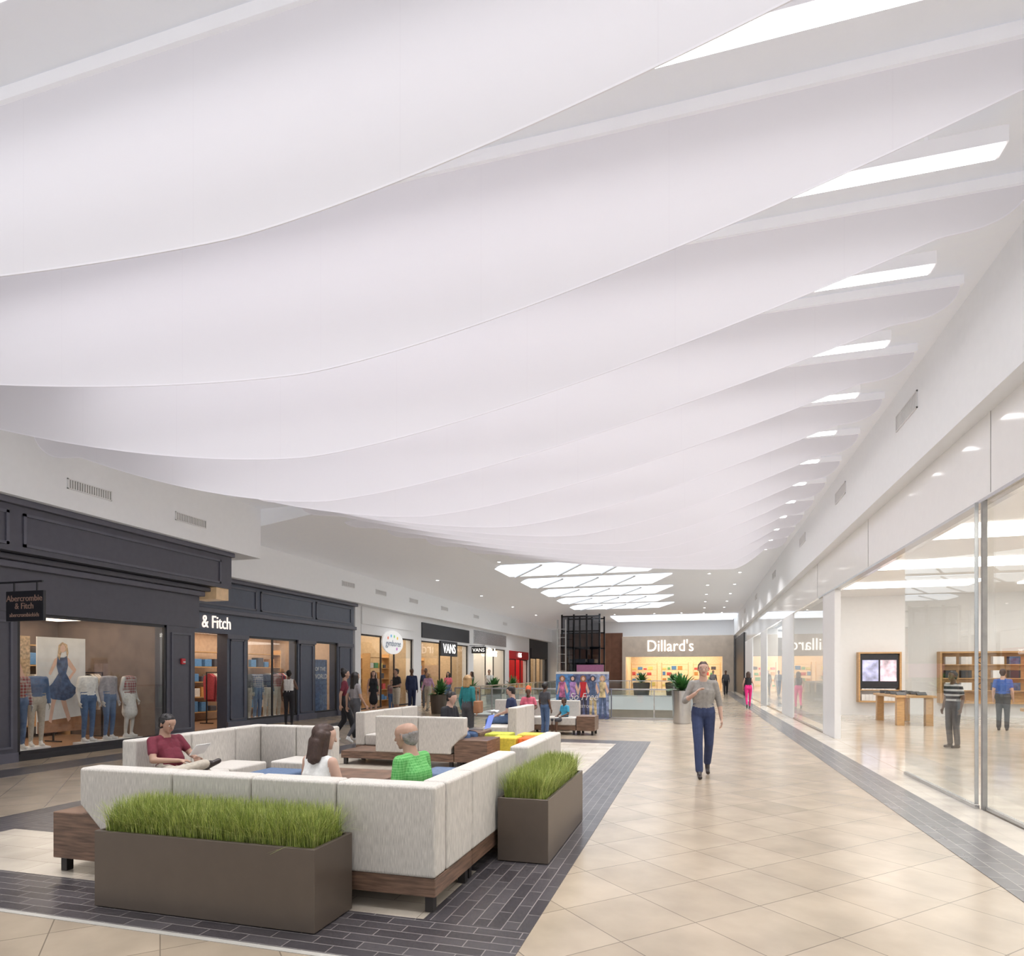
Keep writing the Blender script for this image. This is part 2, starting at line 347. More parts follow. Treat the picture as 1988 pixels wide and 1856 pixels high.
# ---------------------------------------------------------------- sofas
def sofa(label):
    return root('sectional_sofa',(0,0,0),label,'sofa','seating area sofas')
def srun(r,axis,outer,f,segs,ch0=False,ch1=False,seat0=None,seat1=None,base=None):
    def B(nm,a,b,o0,o1,z0,z1,mat,bev):
        if axis=='x': return box(nm,a,b,outer+f*o0,outer+f*o1,z0,z1,mat,r,bevel=bev)
        return box(nm,outer+f*o0,outer+f*o1,a,b,z0,z1,mat,r,bevel=bev)
    n=len(segs)-1
    for i in range(n):
        a,b=segs[i]+.004,segs[i+1]-.004
        if (i==0 and ch0) or (i==n-1 and ch1):
            if i==0 and ch0: poly=[(a,.88),(a,.58),(a+.24,.36),(a+.24,.25),(b,.25),(b,.88)]
            else: poly=[(b,.88),(b,.58),(b-.24,.36),(b-.24,.25),(a,.25),(a,.88)]
            t0,t1=sorted((outer,outer+f*.2))
            prism('backrest',poly,'y' if axis=='x' else 'x',t0,t1,m_fab,r,bevel=.025)
        else: B('backrest',a,b,0,.2,.25,.88,m_fab,.025)
        sa=max(a,seat0 if seat0 is not None else a); sb=min(b,seat1 if seat1 is not None else b)
        if i==0 and ch0: sa=max(sa,a+.24)
        if i==n-1 and ch1: sb=min(sb,b-.24)
        if sb-sa>.1: B('seat_cushion',sa,sb,.205,.78,.25,.46,m_fab,.03)
    a,b=segs[0],segs[-1]
    if base: a,b=base
    B('wood_base',a,b,.012,.76,.12,.249,m_wood,.004)
    nl=max(2,int((b-a)/1.0)+1)
    for i in range(nl):
        t=a+.06+(b-a-.12)*i/(nl-1)
        for o in (.05,.68): B('leg',t-.03,t+.03,o,o+.06,.006,.12,m_leg,0)
def side_table(x0,x1,y0,y1,label='walnut block side table attached beside a sofa end',z1=.5):
    r=root('side_table',((x0+x1)/2,(y0+y1)/2,0),label,'table')
    box('table_body',x0,x1,y0,y1,.12,z1,m_wood,r,bevel=.006)
    for x in (x0+.04,x1-.1):
        for y in (y0+.04,y1-.1): box('leg',x,x+.06,y,y+.06,.006,.12,m_leg,r)
    return r
s=sofa('oatmeal fabric sectional with walnut base beside bronze planter')
srun(s,'x',4.0,1,[-4.82,-3.895,-3.176,-2.459,-1.69],ch0=True,seat1=-2.47,base=(-4.58,-1.70))
srun(s,'y',-1.69,-1,[4.21,4.75,5.4,6.03],base=(4.77,6.03))
side_table(-5.12,-4.6,4.02,4.74)
s=sofa('oatmeal fabric sectional section beside tall grass planter')
srun(s,'y',-1.67,-1,[6.4,7.3,8.1],ch0=True)
side_table(-2.4,-1.72,6.05,6.38)
s=sofa('oatmeal fabric corner sofa with walnut base by the dark shopfront')
srun(s,'y',-6.3,1,[5.75,6.6,7.4,8.1],seat1=7.3)
srun(s,'x',8.1,-1,[-6.095,-5.5,-4.9],seat0=-5.5)
s=sofa('oatmeal fabric sofa with slanted end on a long walnut bench')
srun(s,'x',10.1,1,[-5.42,-4.6,-3.75],ch1=True,base=(-6.1,-3.95))
side_table(-3.94,-3.35,10.12,10.86)
s=sofa('oatmeal fabric sofa section at the aisle side')
srun(s,'y',-6.3,1,[10.95,11.8,12.6,13.4])
s=sofa('oatmeal fabric sofa section beside colourful cube stools')
srun(s,'y',-3.7,-1,[13.2,14.0,14.8])
s=sofa('oatmeal fabric sofa section near the glass railing')
srun(s,'x',17.2,-1,[-5.4,-4.6,-3.8,-3.0]); side_table(-2.98,-2.5,16.4,17.1)
def coffee(x0,x1,y0,y1):
    r=root('coffee_table',((x0+x1)/2,(y0+y1)/2,0),'low walnut coffee table between the sofas','table')
    box('table_top',x0,x1,y0,y1,.36,.42,m_wood,r,bevel=.006); box('table_apron',x0+.05,x1-.05,y0+.05,y1-.05,.24,.36,m_wood,r)
    for x in (x0+.06,x1-.12):
        for y in (y0+.06,y1-.12): box('leg',x,x+.06,y,y+.06,.006,.24,m_leg,r)
coffee(-4.45,-3.45,6.5,7.3); coffee(-5.1,-4.2,12.2,13.0)
def ottoman(x,y,col,nm,lab,w=.5):
    r=root('ottoman',(x,y,0),lab,'stool','cube stools')
    box('cushion',x-w/2,x+w/2,y-w/2,y+w/2,.07,.44,shirt(nm,col),r,bevel=.03)
    box('plinth',x-w/2+.04,x+w/2-.04,y-w/2+.04,y+w/2-.04,.006,.07,m_leg,r)
ottoman(-4.95,6.7,(.10,.15,.25),'blue_fabric','slate blue upholstered cube stool by the coffee table',.55)
ottoman(-2.95,7.35,(.13,.18,.28),'blue_fabric2','slate blue upholstered cube stool by the coffee table',.55)
ottoman(-3.75,12.15,(.50,.52,.07),'lime_fabric','lime green upholstered cube stool')
ottoman(-3.42,11.5,(.72,.55,.06),'yellow_fabric','golden yellow upholstered cube stool',.5)
ottoman(-2.87,11.5,(.80,.16,.03),'orange_fabric','orange upholstered cube stool',.52)
ottoman(-3.1,12.2,(.62,.50,.08),'lime_fabric2','mustard upholstered cube stool')

# ---------------------------------------------------------------- planters
def planter(x0,x1,y0,y1,h,label,n=4500,gh=(.19,.29)):
    r=root('planter',((x0+x1)/2,(y0+y1)/2,0),label,'planter','rectangular grass planters')
    t=.03
    V=[(x0,y0,.01),(x1,y0,.01),(x1,y1,.01),(x0,y1,.01),(x0,y0,h),(x1,y0,h),(x1,y1,h),(x0,y1,h),
       (x0+t,y0+t,h),(x1-t,y0+t,h),(x1-t,y1-t,h),(x0+t,y1-t,h),(x0+t,y0+t,h-.06),(x1-t,y0+t,h-.06),(x1-t,y1-t,h-.06),(x0+t,y1-t,h-.06)]
    F=[(0,3,2,1),(0,1,5,4),(1,2,6,5),(2,3,7,6),(3,0,4,7),(4,5,9,8),(5,6,10,9),(6,7,11,10),(7,4,8,11),(8,9,13,12),(9,10,14,13),(10,11,15,14),(11,8,12,15),(12,13,14,15)]
    add('planter_box',V,F,m_plant,r,bevel=.004)
    box('soil',x0+t,x1-t,y0+t,y1-t,h-.055,h-.03,m_soil,r)
    V=[];F=[];mi=[]
    for i in range(n):
        x=random.uniform(x0+.05,x1-.05); y=random.uniform(y0+.05,y1-.05)
        L=random.uniform(*gh); a=random.uniform(0,6.28); lean=abs(random.gauss(0,.22)); w=random.uniform(.0016,.0034)
        if random.random()<.03: lean+=.8
        if min(x-x0,x1-x,y-y0,y1-y)<.09:
            lean+=.22
            if random.random()<.12: lean+=.6; L*=.8
        px,py=math.cos(a+1.57)*w,math.sin(a+1.57)*w; o=len(V)
        for s_ in (0,.4,.75,1):
            d=lean*L*s_**2; z=h-.04+L*s_*(1-.25*lean*s_)
            ww=1-s_*.85
            V.append((x+math.cos(a)*d-px*ww,y+math.sin(a)*d-py*ww,z)); V.append((x+math.cos(a)*d+px*ww,y+math.sin(a)*d+py*ww,z))
        for j in range(3): F.append((o+2*j,o+2*j+1,o+2*j+3,o+2*j+2)); mi.append(i%3)
    g=add('grass',V,F,m_g,r,kind='stuff',label='dense upright artificial grass')
    for p,m in zip(g.data.polygons,mi): p.material_index=m
planter(-4.075,-2.30,3.5,3.96,.54,'long bronze rectangular planter filled with tall grass',17000)
planter(-1.665,-1.21,5.32,7.05,.56,'bronze rectangular planter with grass beside the sofa',14000)
planter(-5.2,-3.4,17.6,18.05,.62,'bronze planter with grass near the glass railing',2500)
def leafy(r,c,z,n,L,w,mat=m_leaf,spread=1.0):
    V=[];F=[]
    for i in range(n):
        a=random.uniform(0,6.28); l=L*random.uniform(.6,1.1); el=random.uniform(.35,1.35); ww=w*random.uniform(.7,1.2); o=len(V)
        for s_,k in ((0,.2),(.3,.8),(.6,1),(.85,.6),(1,.05)):
            d=l*s_*math.cos(el)*spread; zz=z+l*s_*math.sin(el)-l*.45*s_*s_*math.cos(el)
            cx,cy=c[0]+math.cos(a)*d,c[1]+math.sin(a)*d
            V.append((cx-math.sin(a)*ww*k,cy+math.cos(a)*ww*k,zz)); V.append((cx+math.sin(a)*ww*k,cy-math.cos(a)*ww*k,zz))
        for j in range(4): F.append((o+2*j,o+2*j+1,o+2*j+3,o+2*j+2))
    add('leaves',V,F,mat,r,kind='stuff')
def potplant(x,y,h,rad,L,lab,z=0):
    r=root('potted_plant',(x,y,z),lab,'plant','potted plants by the railing')
    cyl('pot',(x,y),rad*.85,rad,z+.006,z+h,m_steel if h>.9 else m_plant,r,smooth=False,n=28)
    cyl('soil',(x,y),rad*.9,rad*.9,z+h,z+h+.01,m_soil,r)
    leafy(r,(x,y),z+h,110,L,.045)
potplant(-.42,21.2,1.05,.32,.75,'leafy green plant in a tall round grey pot')
for (x,y,h,rad,L) in [(-9.7,23.4,.75,.4,.8),(-9.9,27.5,.75,.4,.8),(-9.9,31,.75,.4,.8),(-9.9,34.5,.75,.4,.8),(-3.6,45.0,.9,.6,.95),(-1.4,45.0,.9,.6,.95)]:
    potplant(x,y,h,rad,L,'bushy green plant in a round pot by the railing')

# ---------------------------------------------------------------- railings
def rail(x0,y0,x1,y1):
    L=math.hypot(x1-x0,y1-y0); n=max(1,round(L/1.5)); ax='x' if abs(x1-x0)>abs(y1-y0) else 'y'
    r=root('glass_railing',((x0+x1)/2,(y0+y1)/2,0),'glass railing with metal handrail around the atrium','railing','atrium railings')
    for i in range(n):
        a=i/n;b=(i+1)/n
        xa,ya=x0+(x1-x0)*a,y0+(y1-y0)*a; xb,yb=x0+(x1-x0)*b,y0+(y1-y0)*b
        if ax=='x': box('glass_panel',xa+.02,xb-.02,y0-.006,y0+.006,.06,1.0,m_glassr,r)
        else: box('glass_panel',x0-.006,x0+.006,ya+.02,yb-.02,.06,1.0,m_glassr,r)
        box('post',xa-.02,xa+.02,ya-.02,ya+.02,.003,1.02,m_steel,r)
    if ax=='x': box('handrail',x0,x1,y0-.03,y0+.03,1.02,1.07,m_steel,r); box('base_shoe',x0,x1,y0-.03,y0+.03,.003,.07,m_steel,r)
    else: box('handrail',x0-.03,x0+.03,y0,y1,1.02,1.07,m_steel,r); box('base_shoe',x0-.03,x0+.03,y0,y1,.003,.07,m_steel,r)
rail(OX0-.1,OY0-.15,OX1+.1,OY0-.15); rail(OX0-.15,OY0,OX0-.15,OY1); rail(OX1+.15,OY0,OX1+.15,OY1); rail(OX0-.1,OY1+.15,OX1+.1,OY1+.15)

# ---------------------------------------------------------------- left: dark shopfront
XN=-12.0
def multi(lst,mat,lab):
    TN[0]+=1; boxes('trim_%d'%TN[0],lst,mat,kind='structure',label=lab,category='trim')
trim(-12.35,XN,3,8.75,0,2.76,m_slate,'dark slate painted pilaster')
trim(-12.35,XN,12.2,13.07,0,2.76,m_slate,'dark slate painted pilaster')
for (a,b) in ((8.15,8.65),(12.32,12.95)):
    multi([(XN,XN+.03,a,a+.04,.25,2.6),(XN,XN+.03,b-.04,b,.25,2.6),(XN,XN+.03,a+.04,b-.04,.25,.29),(XN,XN+.03,a+.04,b-.04,2.56,2.6),(XN,XN+.06,a-.08,b+.08,.0,.18)],m_slate2,'raised molding on dark pilaster')
trim(-12.35,XN,8.75,12.2,0,.12,m_frame,'black kick plate below display window')
trim(-12.35,XN+.02,3,13.2,2.76,3.55,m_slate,'dark slate entablature above display window')
trim(-12.35,XN+.12,3,13.3,3.55,3.68,m_slate2,'stepped dark cornice molding',bevel=.02)
trim(-12.35,XN+.2,3,13.4,3.68,3.79,m_slate,'stepped dark cornice molding',bevel=.02)
trim(-12.7,-11.6,3,13.9,3.80,4.62,m_slate,'dark projecting sign band')
trim(-12.7,-11.52,3,13.95,4.62,4.74,m_slate2,'dark top cornice',bevel=.02)
trim(-12.35,-11.66,13.42,13.86,3.50,3.80,m_soffit,'tan metal clad underside box of the sign band')
for (a,b) in ((5.0,8.3),(8.55,13.5)):
    multi([(-11.6,-11.57,a,a+.05,3.9,4.5),(-11.6,-11.57,b-.05,b,3.9,4.5),(-11.6,-11.57,a,b,3.9,3.95),(-11.6,-11.57,a,b,4.45,4.5)],m_slate2,'raised panel molding on sign band')
trim(-13.2,-12.35,12.95,13.07,0,3.8,m_slate,'dark return wall beside the entrance')
def window(n,x,y0,y1,z0,z1,fm=m_frame,mull=(),lab='large display window with black frame'):
    w=.06
    fr=boxes('window_%d'%n,[(x-.08,x-.02,y0,y0+w,z0,z1),(x-.08,x-.02,y1-w,y1,z0,z1),(x-.08,x-.02,y0,y1,z0,z0+w),(x-.08,x-.02,y0,y1,z1-w,z1)]+[(x-.08,x-.02,y-.02,y+.02,z0,z1) for y in mull],fm,kind='structure',label=lab,category='window')
    box('glass_pane',x-.055,x-.045,y0+w,y1-w,z0+w,z1-w,m_glass,fr)
window(1,XN,8.75,12.2,.12,2.76)
X2=-13.0
for (a,b) in ((15.4,16.25),(18.8,19.8),(21.3,22.4)):
    trim(-13.35,X2,a,b,0,2.74,m_slateb,'slate blue painted pilaster')
    multi([(X2,X2+.03,a+.12,a+.16,.25,2.6),(X2,X2+.03,b-.16,b-.12,.25,2.6),(X2,X2+.03,a+.12,b-.12,.25,.29),(X2,X2+.03,a+.12,b-.12,2.56,2.6),(X2,X2+.07,a-.04,b+.04,0,.2),(X2,X2+.05,a-.03,b+.03,2.62,2.74)],m_slate2,'raised molding on dark pilaster')
trim(-13.35,X2+.02,13.07,22.4,2.74,3.3,m_slateb,'slate blue entablature')
trim(-13.35,X2+.14,13.07,22.5,3.3,3.43,m_slate2,'stepped dark cornice molding',bevel=.02)
trim(-13.35,X2+.05,13.07,22.4,3.43,4.22,m_slateb,'slate blue upper panel band')
trim(-13.35,X2+.2,13.07,22.5,4.22,4.34,m_slate2,'dark top cornice',bevel=.02)
for (a,b) in ((13.4,16.6),(16.8,19.6),(19.8,22.2)):
    multi([(X2+.05,X2+.08,a,a+.05,3.52,4.14),(X2+.05,X2+.08,b-.05,b,3.52,4.14),(X2+.05,X2+.08,a,b,3.52,3.57),(X2+.05,X2+.08,a,b,4.09,4.14)],m_slate2,'raised panel molding')
window(2,X2,16.25,18.8,.19,2.74,mull=(17.5,)); window(3,X2,19.8,21.3,.19,2.74)
trim(-13.35,X2,16.25,18.8,0,.19,m_slate,'dark kick panel'); trim(-13.35,X2,19.8,21.3,0,.19,m_slate,'dark kick panel')
def interior(x0,x1,y0,y1,h,wall,floor,panel,lab):
    boxes('wall_shop',[(x0-.1,x0,y0,y1,0,h),(x0,x1,y0,y0+.05,0,h),(x0,x1,y1-.05,y1,0,h)],wall,kind='structure',label=lab+' interior walls',category='wall')
    box('floor_shop',x0,x1,y0,y1,.001,.02,floor,kind='structure',label=lab+' interior floor',category='floor')
    box('ceiling_shop',x0,x1,y0,y1,h,h+.05,m_white,kind='structure',label=lab+' interior ceiling',category='ceiling')
    box('ceiling_light_panel',x0+.3,x1-.3,y0+.3,y1-.3,h-.04,h,panel,label='glowing interior ceiling light panel of a shop',category='light')
m_dwall=M('dark_interior_wall',(.13,.095,.08),.7,var=.2,scale=3)
m_wfloor=WOOD('shop_wood_floor',(.2,.11,.06),(.34,.2,.12),(1,12,1))
m_warmd=M('warm_panel_dim',(1,.85,.68),.5,emit=2.8,var=0)
m_white2=M('shop_cream_wall',(.50,.36,.26),.7,var=.08)
interior(-16.2,-12.36,6,12.9,3.0,m_dwall,m_wfloor,m_warmd,'dark fashion shop')
interior(-16.4,-13.36,13.2,22.3,3.0,m_white2,m_wfloor,m_warmd,'warm fashion shop')
r=root('shop_sign',(-13,14.9,3.02),'glowing white shop name letters on dark band','sign')
text('& Fitch',.50,(X2+.06,14.92,3.03),'X',m_warml,r,ext=.012,sx=.80)
r=root('hanging_sign',(-10.9,8.1,2.8),'black hanging shop sign on a bracket','sign')
box('sign_board',-11.35,-10.5,8.08,8.13,2.52,3.03,m_frame,r,bevel=.005)
boxes('bracket',[(-12.0,-10.55,8.09,8.12,3.17,3.2),(-11.2,-11.18,8.095,8.115,3.03,3.17),(-10.68,-10.66,8.095,8.115,3.03,3.17)],m_frame,r)
m_gold=M('sign_letter_bronze',(.40,.26,.21),.4)
text('Abercrombie',.15,(-10.925,8.075,2.90),'Y',m_gold,r,ext=.004); text('& Fitch',.15,(-10.925,8.075,2.77),'Y',m_gold,r,ext=.004); text('abercrombiekids',.1,(-10.925,8.075,2.62),'Y',m_gold,r,ext=.004)
r=root('fire_alarm',(-11.98,12.65,1.9),'small red fire alarm box on dark pilaster','alarm')
box('alarm_body',-12.0,-11.94,12.6,12.72,1.84,1.98,m_red,r,bevel=.01); box('alarm_handle',-11.94,-11.92,12.63,12.69,1.88,1.91,m_white,r)
def poster(x,y0,y1,z0,z1,bg,shapes,lab,face='X'):
    r=root('poster',(x,(y0+y1)/2,z0) if face=='X' else ((y0+y1)/2,x,z0),lab,'poster')
    if face=='X': box('poster_sheet',x-.03,x,y0,y1,z0,z1,bg,r)
    else: box('poster_sheet',y0,y1,x,x+.03,z0,z1,bg,r)
    for i,(nm,poly,mt) in enumerate(shapes):
        e=.004+.0006*i
        if face=='X': V=[(x+e,y0+(y1-y0)*u,z0+(z1-z0)*v) for u,v in poly]
        else: V=[(y0+(y1-y0)*u,x-e,z0+(z1-z0)*v) for u,v in poly]
        add(nm,V,[tuple(range(len(V)))],mt,r)
    return r
def ell(cx,cy,rx,ry,n=20): return [(cx+rx*math.cos(2*math.pi*i/n),cy+ry*math.sin(2*math.pi*i/n)) for i in range(n)]
m_paper=M('poster_paper',(.66,.64,.62),.6,emit=.1,var=.15,scale=2); m_den=M('denim_print',(.08,.12,.22),.7,emit=.05,var=.4,scale=9)
m_skinp=M('skin_print',(.65,.42,.32),.7,emit=.1,var=.15,scale=3); m_blond=M('blond_print',(.50,.34,.2),.7,emit=.1,var=.4,scale=18); m_brownp=M('brown_print',(.30,.14,.07),.7,emit=.1,var=.2)
poster(-13.3,10.1,11.2,.35,2.4,m_paper,[('printed_ground',[(0,0),(1,0),(1,.16),(0,.12)],m_brownp),('printed_leg',[(.42,.42),(.54,.42),(.60,.28),(.68,.13),(.62,.10),(.52,.25)],m_skinp),('printed_leg',[(.3,.42),(.42,.42),(.34,.28),(.28,.10),(.22,.12),(.27,.28)],m_skinp),
 ('printed_arm',[(.59,.80),(.64,.78),(.80,.66),(.76,.62),(.60,.72)],m_skinp),('printed_arm',[(.80,.66),(.66,.55),(.63,.58),(.75,.66)],m_skinp),('printed_arm',[(.41,.80),(.34,.77),(.22,.62),(.26,.60),(.38,.72)],m_skinp),
 ('printed_dress',[(.40,.81),(.46,.79),(.54,.79),(.60,.81),(.62,.70),(.58,.62),(.68,.52),(.84,.44),(.70,.36),(.55,.33),(.30,.35),(.10,.42),(.30,.52),(.42,.62),(.38,.70)],m_den),('printed_hair',[(.42,.92),(.40,.80),(.44,.76),(.48,.84),(.58,.86),(.60,.78),(.63,.84),(.60,.93),(.5,.955)],m_blond),('printed_face',ell(.51,.885,.055,.042),m_skinp)],'tall poster of a woman in a denim dress')
poster(-13.3,9.0,9.95,.9,2.4,m_skinp,[('printed_hair',[(0,.5),(.2,1),(0,1)],m_blond),('printed_hair',[(.6,1),(1,1),(1,.3),(.85,.5)],m_blond),('printed_smile',ell(.5,.35,.18,.06),m_paper),('printed_eye',ell(.35,.68,.06,.03),m_brownp),('printed_eye',ell(.68,.68,.06,.03),m_brownp)],'large poster of a smiling face')
poster(-14.9,14.0,15.6,1.4,2.7,m_brownp,[('printed_face',ell(.5,.6,.25,.3),m_skinp),('printed_hair',ell(.5,.85,.3,.13),m_blond)],'framed warm portrait picture in the shop entrance')
r=poster(-13.20,20.0,20.9,.195,2.1,m_den,[], 'blue window poster with white words')
text('OF THE',.2,(-13.19,20.45,1.75),'X',m_paper,r,ext=.002); text('WORLD',.24,(-13.19,20.45,1.48),'X',m_paper,r,ext=.002)

# ---------------------------------------------------------------- left: further shops
def shop(n,y0,y1,header,hz0,hz1,wallm,interm,panel,lab,wz=3.2):
    trim(-13.4,-13.0,y0,y0+.45,0,4.34,wallm,lab+' side pier'); trim(-13.4,-13.0,y1-.45,y1,0,4.34,wallm,lab+' side pier')
    trim(-13.4,-12.98,y0+.45,y1-.45,wz,hz0,wallm,lab+' header wall'); trim(-13.4,-12.94,y0+.45,y1-.45,hz0,hz1,header,lab+' sign band')
    if hz1<4.33: trim(-13.4,-13.0,y0+.45,y1-.45,hz1,4.34,wallm,lab+' upper wall')
    a,b=y0+.45,y1-.45; window(n,-13.05,a,a+(b-a)*.38,.1,wz,lab='display window of a shop'); window(n+1,-13.05,b-(b-a)*.38,b,.1,wz,lab='display window of a shop')
    interior(-16.5,-13.4,y0,y1,3.6,interm,m_wfloor,panel,lab)
m_tanw=M('tan_shop_wall',(.55,.42,.28),.6,var=.1); m_blk=M('charcoal_band',(.035,.038,.045),.5); m_silv=M('silver_dotted_band',(.62,.62,.64),.25,.6,var=.35,scale=14)
m_warm2=M('warm_panel_shop',(1,.88,.70),.5,emit=3.4,var=0)
shop(10,22.6,28.5,m_white,3.6,4.3,m_white,m_tanw,m_warm2,'children shop')
shop(12,28.5,36.2,m_blk,3.35,4.1,m_white,m_tanw,m_warm2,'shoe shop')
shop(14,36.2,43.9,m_silv,3.4,4.2,m_white,m_white,m_warm2,'silver fronted shop')
shop(16,43.9,50.2,m_red,2.6,3.2,m_white,m_red,m_warm2,'red shop',2.6)
shop(18,50.2,57,m_blk,2.8,3.6,m_blk,m_tanw,m_warm2,'dark shop',2.8)
r=root('shop_sign',(-12.85,25.6,2.9),'white oval shop sign with coloured dots','sign')
V=[(-12.84,25.6+1.0*math.cos(a*math.pi/16),2.95+.52*math.sin(a*math.pi/16)) for a in range(32)]; V+=[(-12.9,v[1],v[2]) for v in V]
add('sign_board',V,[tuple(range(32)),tuple(range(32,64))[::-1]]+[(i,(i+1)%32,32+(i+1)%32,32+i)[::-1] for i in range(32)],M('oval_white',(.85,.85,.85),.5,emit=.3,var=0),r)
for i,(yy,zz,c) in enumerate([(-.5,.18,(.9,.3,.2)),(-.2,.28,(.2,.5,.8)),(.1,.27,(.3,.7,.3)),(.4,.2,(.9,.6,.1)),(.35,-.28,(.6,.2,.6))]):
    add('dot',[(-12.83,25.6+yy+.07*math.cos(a*.5236),2.95+zz+.07*math.sin(a*.5236)) for a in range(12)],[tuple(range(12))],M('dot_%d'%i,c,.5,emit=.2),r)
m_gl=M('grey_letters',(.15,.2,.3),.5)
text('gymboree',.38,(-12.83,25.6,2.9),'X',m_gl,r,ext=.002,sx=.95,shear=.2)
r=root('shop_sign',(-12.9,32.4,2.9),'white shop name letters on dark sign block','sign')
box('sign_board',-12.98,-12.88,31.2,33.6,2.5,3.3,m_blk,r); text('VANS',.72,(-12.87,32.4,2.88),'X',m_letter,r,ext=.01)
r=root('hanging_sign',(-12.3,35.9,2.9),'small dark hanging sign with white letters','sign')
box('sign_board',-12.85,-11.95,35.87,35.93,2.75,3.15,m_blk,r,bevel=.005); text('VANS',.3,(-12.4,35.86,2.94),'Y',m_letter,r,ext=.003)
boxes('bracket',[(-13,-12.0,35.89,35.91,3.2,3.23),(-12.7,-12.68,35.89,35.91,3.15,3.2),(-12.1,-12.08,35.89,35.91,3.15,3.2)],m_frame,r)
r=root('shop_sign',(-12.9,40,2.95),'white shop name letters over glass front','sign'); text('Clarks',.8,(-12.9,40,2.9),'X',m_letter,r,ext=.03,shear=.3)
r=root('shop_sign',(-12.9,47,2.9),'small white letters on red band','sign'); text('G&S',.5,(-12.9,47,2.9),'X',m_letter,r,ext=.02)
def goods(x0,x1,y0,y1,z0,z1,c,lab='stack of folded goods on a shop shelf',nm='folded_goods',cat='clothes'):
    box(nm,x0,x1,y0,y1,z0,z1,c,bevel=.012,label=lab,category=cat,group='goods on shop shelves')
def rack(x,y0,y1,cols,nm='merchandise_shelf'):
    r=root(nm,(x,(y0+y1)/2,0),'wall shelf unit stocked with folded goods','shelf','shop shelves')
    for z in (.3,.8,1.3,1.8,2.3): box('shelf_board',x,x+.4,y0+.04,y1-.04,z,z+.03,m_oak,r)
    for yy in (y0,y1-.04): box('shelf_side',x,x+.4,yy,yy+.04,.02,2.5,m_oak,r)
    for z in (.33,.83,1.33,1.83):
        y=y0+.1
        while y<y1-.4:
            w=random.uniform(.22,.34); goods(x+.05,x+.36,y,y+w,z+.001,z+random.uniform(.15,.36),random.choice(cols)); y+=w+random.uniform(.04,.16)
cl=[shirt('goods_%d'%i,c) for i,c in enumerate([(.6,.1,.1),(.1,.25,.5),(.7,.6,.2),(.15,.4,.2),(.7,.68,.65),(.08,.08,.1),(.6,.3,.1)])]
rack(-15.9,23.4,25.4,cl); rack(-15.9,25.8,27.8,cl); rack(-14.6,26.0,27.9,cl); rack(-15.9,30,32,cl[1:]); rack(-15.9,33,35,cl); rack(-16.1,16.6,18.6,cl[4:]+[cl[1]]); rack(-16.1,19.4,21.6,cl[4:]+[cl[1]]); rack(-16.1,11.0,12.8,cl[4:]+[cl[1]]); rack(-16.1,8.6,10.4,cl[4:]+[cl[1]])
rack(-16.1,14.2,16.2,cl[4:]+[cl[1]]); rack(-15.9,38,40,cl); rack(-15.9,41,43,cl)
clo=[shirt('garment_%d'%i,c) for i,c in enumerate([(.05,.07,.14),(.25,.27,.3),(.4,.06,.08),(.03,.03,.035),(.55,.5,.45),(.12,.18,.3)])]
def crack(x,y0,y1):
    r=root('clothes_rack',(x,(y0+y1)/2,0),'metal clothes rack holding hanging garments','rack','clothes racks in the fashion shop')
    box('rack_bar',x-.015,x+.015,y0,y1,1.62,1.65,m_frame,r)
    for yy in (y0,y1-.03): box('rack_post',x-.015,x+.015,yy,yy+.03,.05,1.62,m_frame,r); box('rack_foot',x-.25,x+.25,yy,yy+.03,.022,.05,m_frame,r)
    y=y0+.1
    while y<y1-.1:
        z0=random.uniform(.7,.95); g=random.choice(clo); w=.21
        V=[];
        for yy in (y,y+.045):
            V+=[(x-w*.85,yy,z0),(x+w*.85,yy,z0),(x+w,yy,1.36),(x+w*.9,yy,1.5),(x+.04,yy,1.6),(x-.04,yy,1.6),(x-w*.9,yy,1.5),(x-w,yy,1.36)]
        add('hanging_garment',V,[tuple(range(8)),tuple(range(8,16))[::-1]]+[(i,8+i,8+(i+1)%8,(i+1)%8) for i in range(8)],g,None,label='garment hanging on a metal clothes rack',category='clothes',group='garments on clothes racks')
        y+=random.uniform(.07,.1)
crack(-14.3,8.9,10.3); crack(-14.4,11.3,12.6); crack(-14.8,16.6,18.2); crack(-14.8,19.9,21.3); crack(-15.3,13.7,15.0)

# ---------------------------------------------------------------- end wall
EY=57
boxes('wall_end',[(-13.4,-6.2,EY,EY+.3,0,6.2),(-6.2,3.4,EY,EY+.3,4.8,6.2),(2.2,3.4,EY,EY+.3,0,4.8)],m_white,kind='structure',label='far end wall of the mall',category='wall')
add('trim_200',[(-11.8,EY-.02,0),(-6.2,EY-.02,0),(-6.2,EY-.02,5.1),(-11.8,EY-.02,5.1)],[(0,1,2,3)],m_brick,kind='structure',label='brown brick clad wall panel',category='trim')
trim(-6.2,3.1,EY-.4,EY+.1,2.95,4.75,m_tanstone,'tan stone sign wall above the department store entrance')
trim(-6.2,-5.9,EY-.4,EY+.1,0,2.95,m_tanstone,'stone jamb'); trim(2.2,3.1,EY-.4,EY+.1,0,2.95,m_tanstone,'stone jamb')
r=root('shop_sign',(-2.1,EY-.45,3.9),'large white department store name letters','sign'); text("Dillard's",1.4,(-2.1,EY-.45,3.85),'Y',m_letter,r,ext=.02,sx=.86)
boxes('wall_department_store',[(-6.2,3,EY+8,EY+8.1,0,3.6),(-6.3,-6.2,EY+.3,EY+8,0,3.6),(3,3.1,EY+.3,EY+8,0,3.6)],m_tanw,kind='structure',label='warm interior walls of department store',category='wall')
box('floor_department_store',-6.2,3,EY+.5,EY+8,-.01,.01,m_sfloor,kind='structure',label='department store floor',category='floor')
box('ceiling_department_store',-6.2,3,EY+.3,EY+8,3.6,3.7,m_white,kind='structure',label='department store ceiling',category='ceiling')
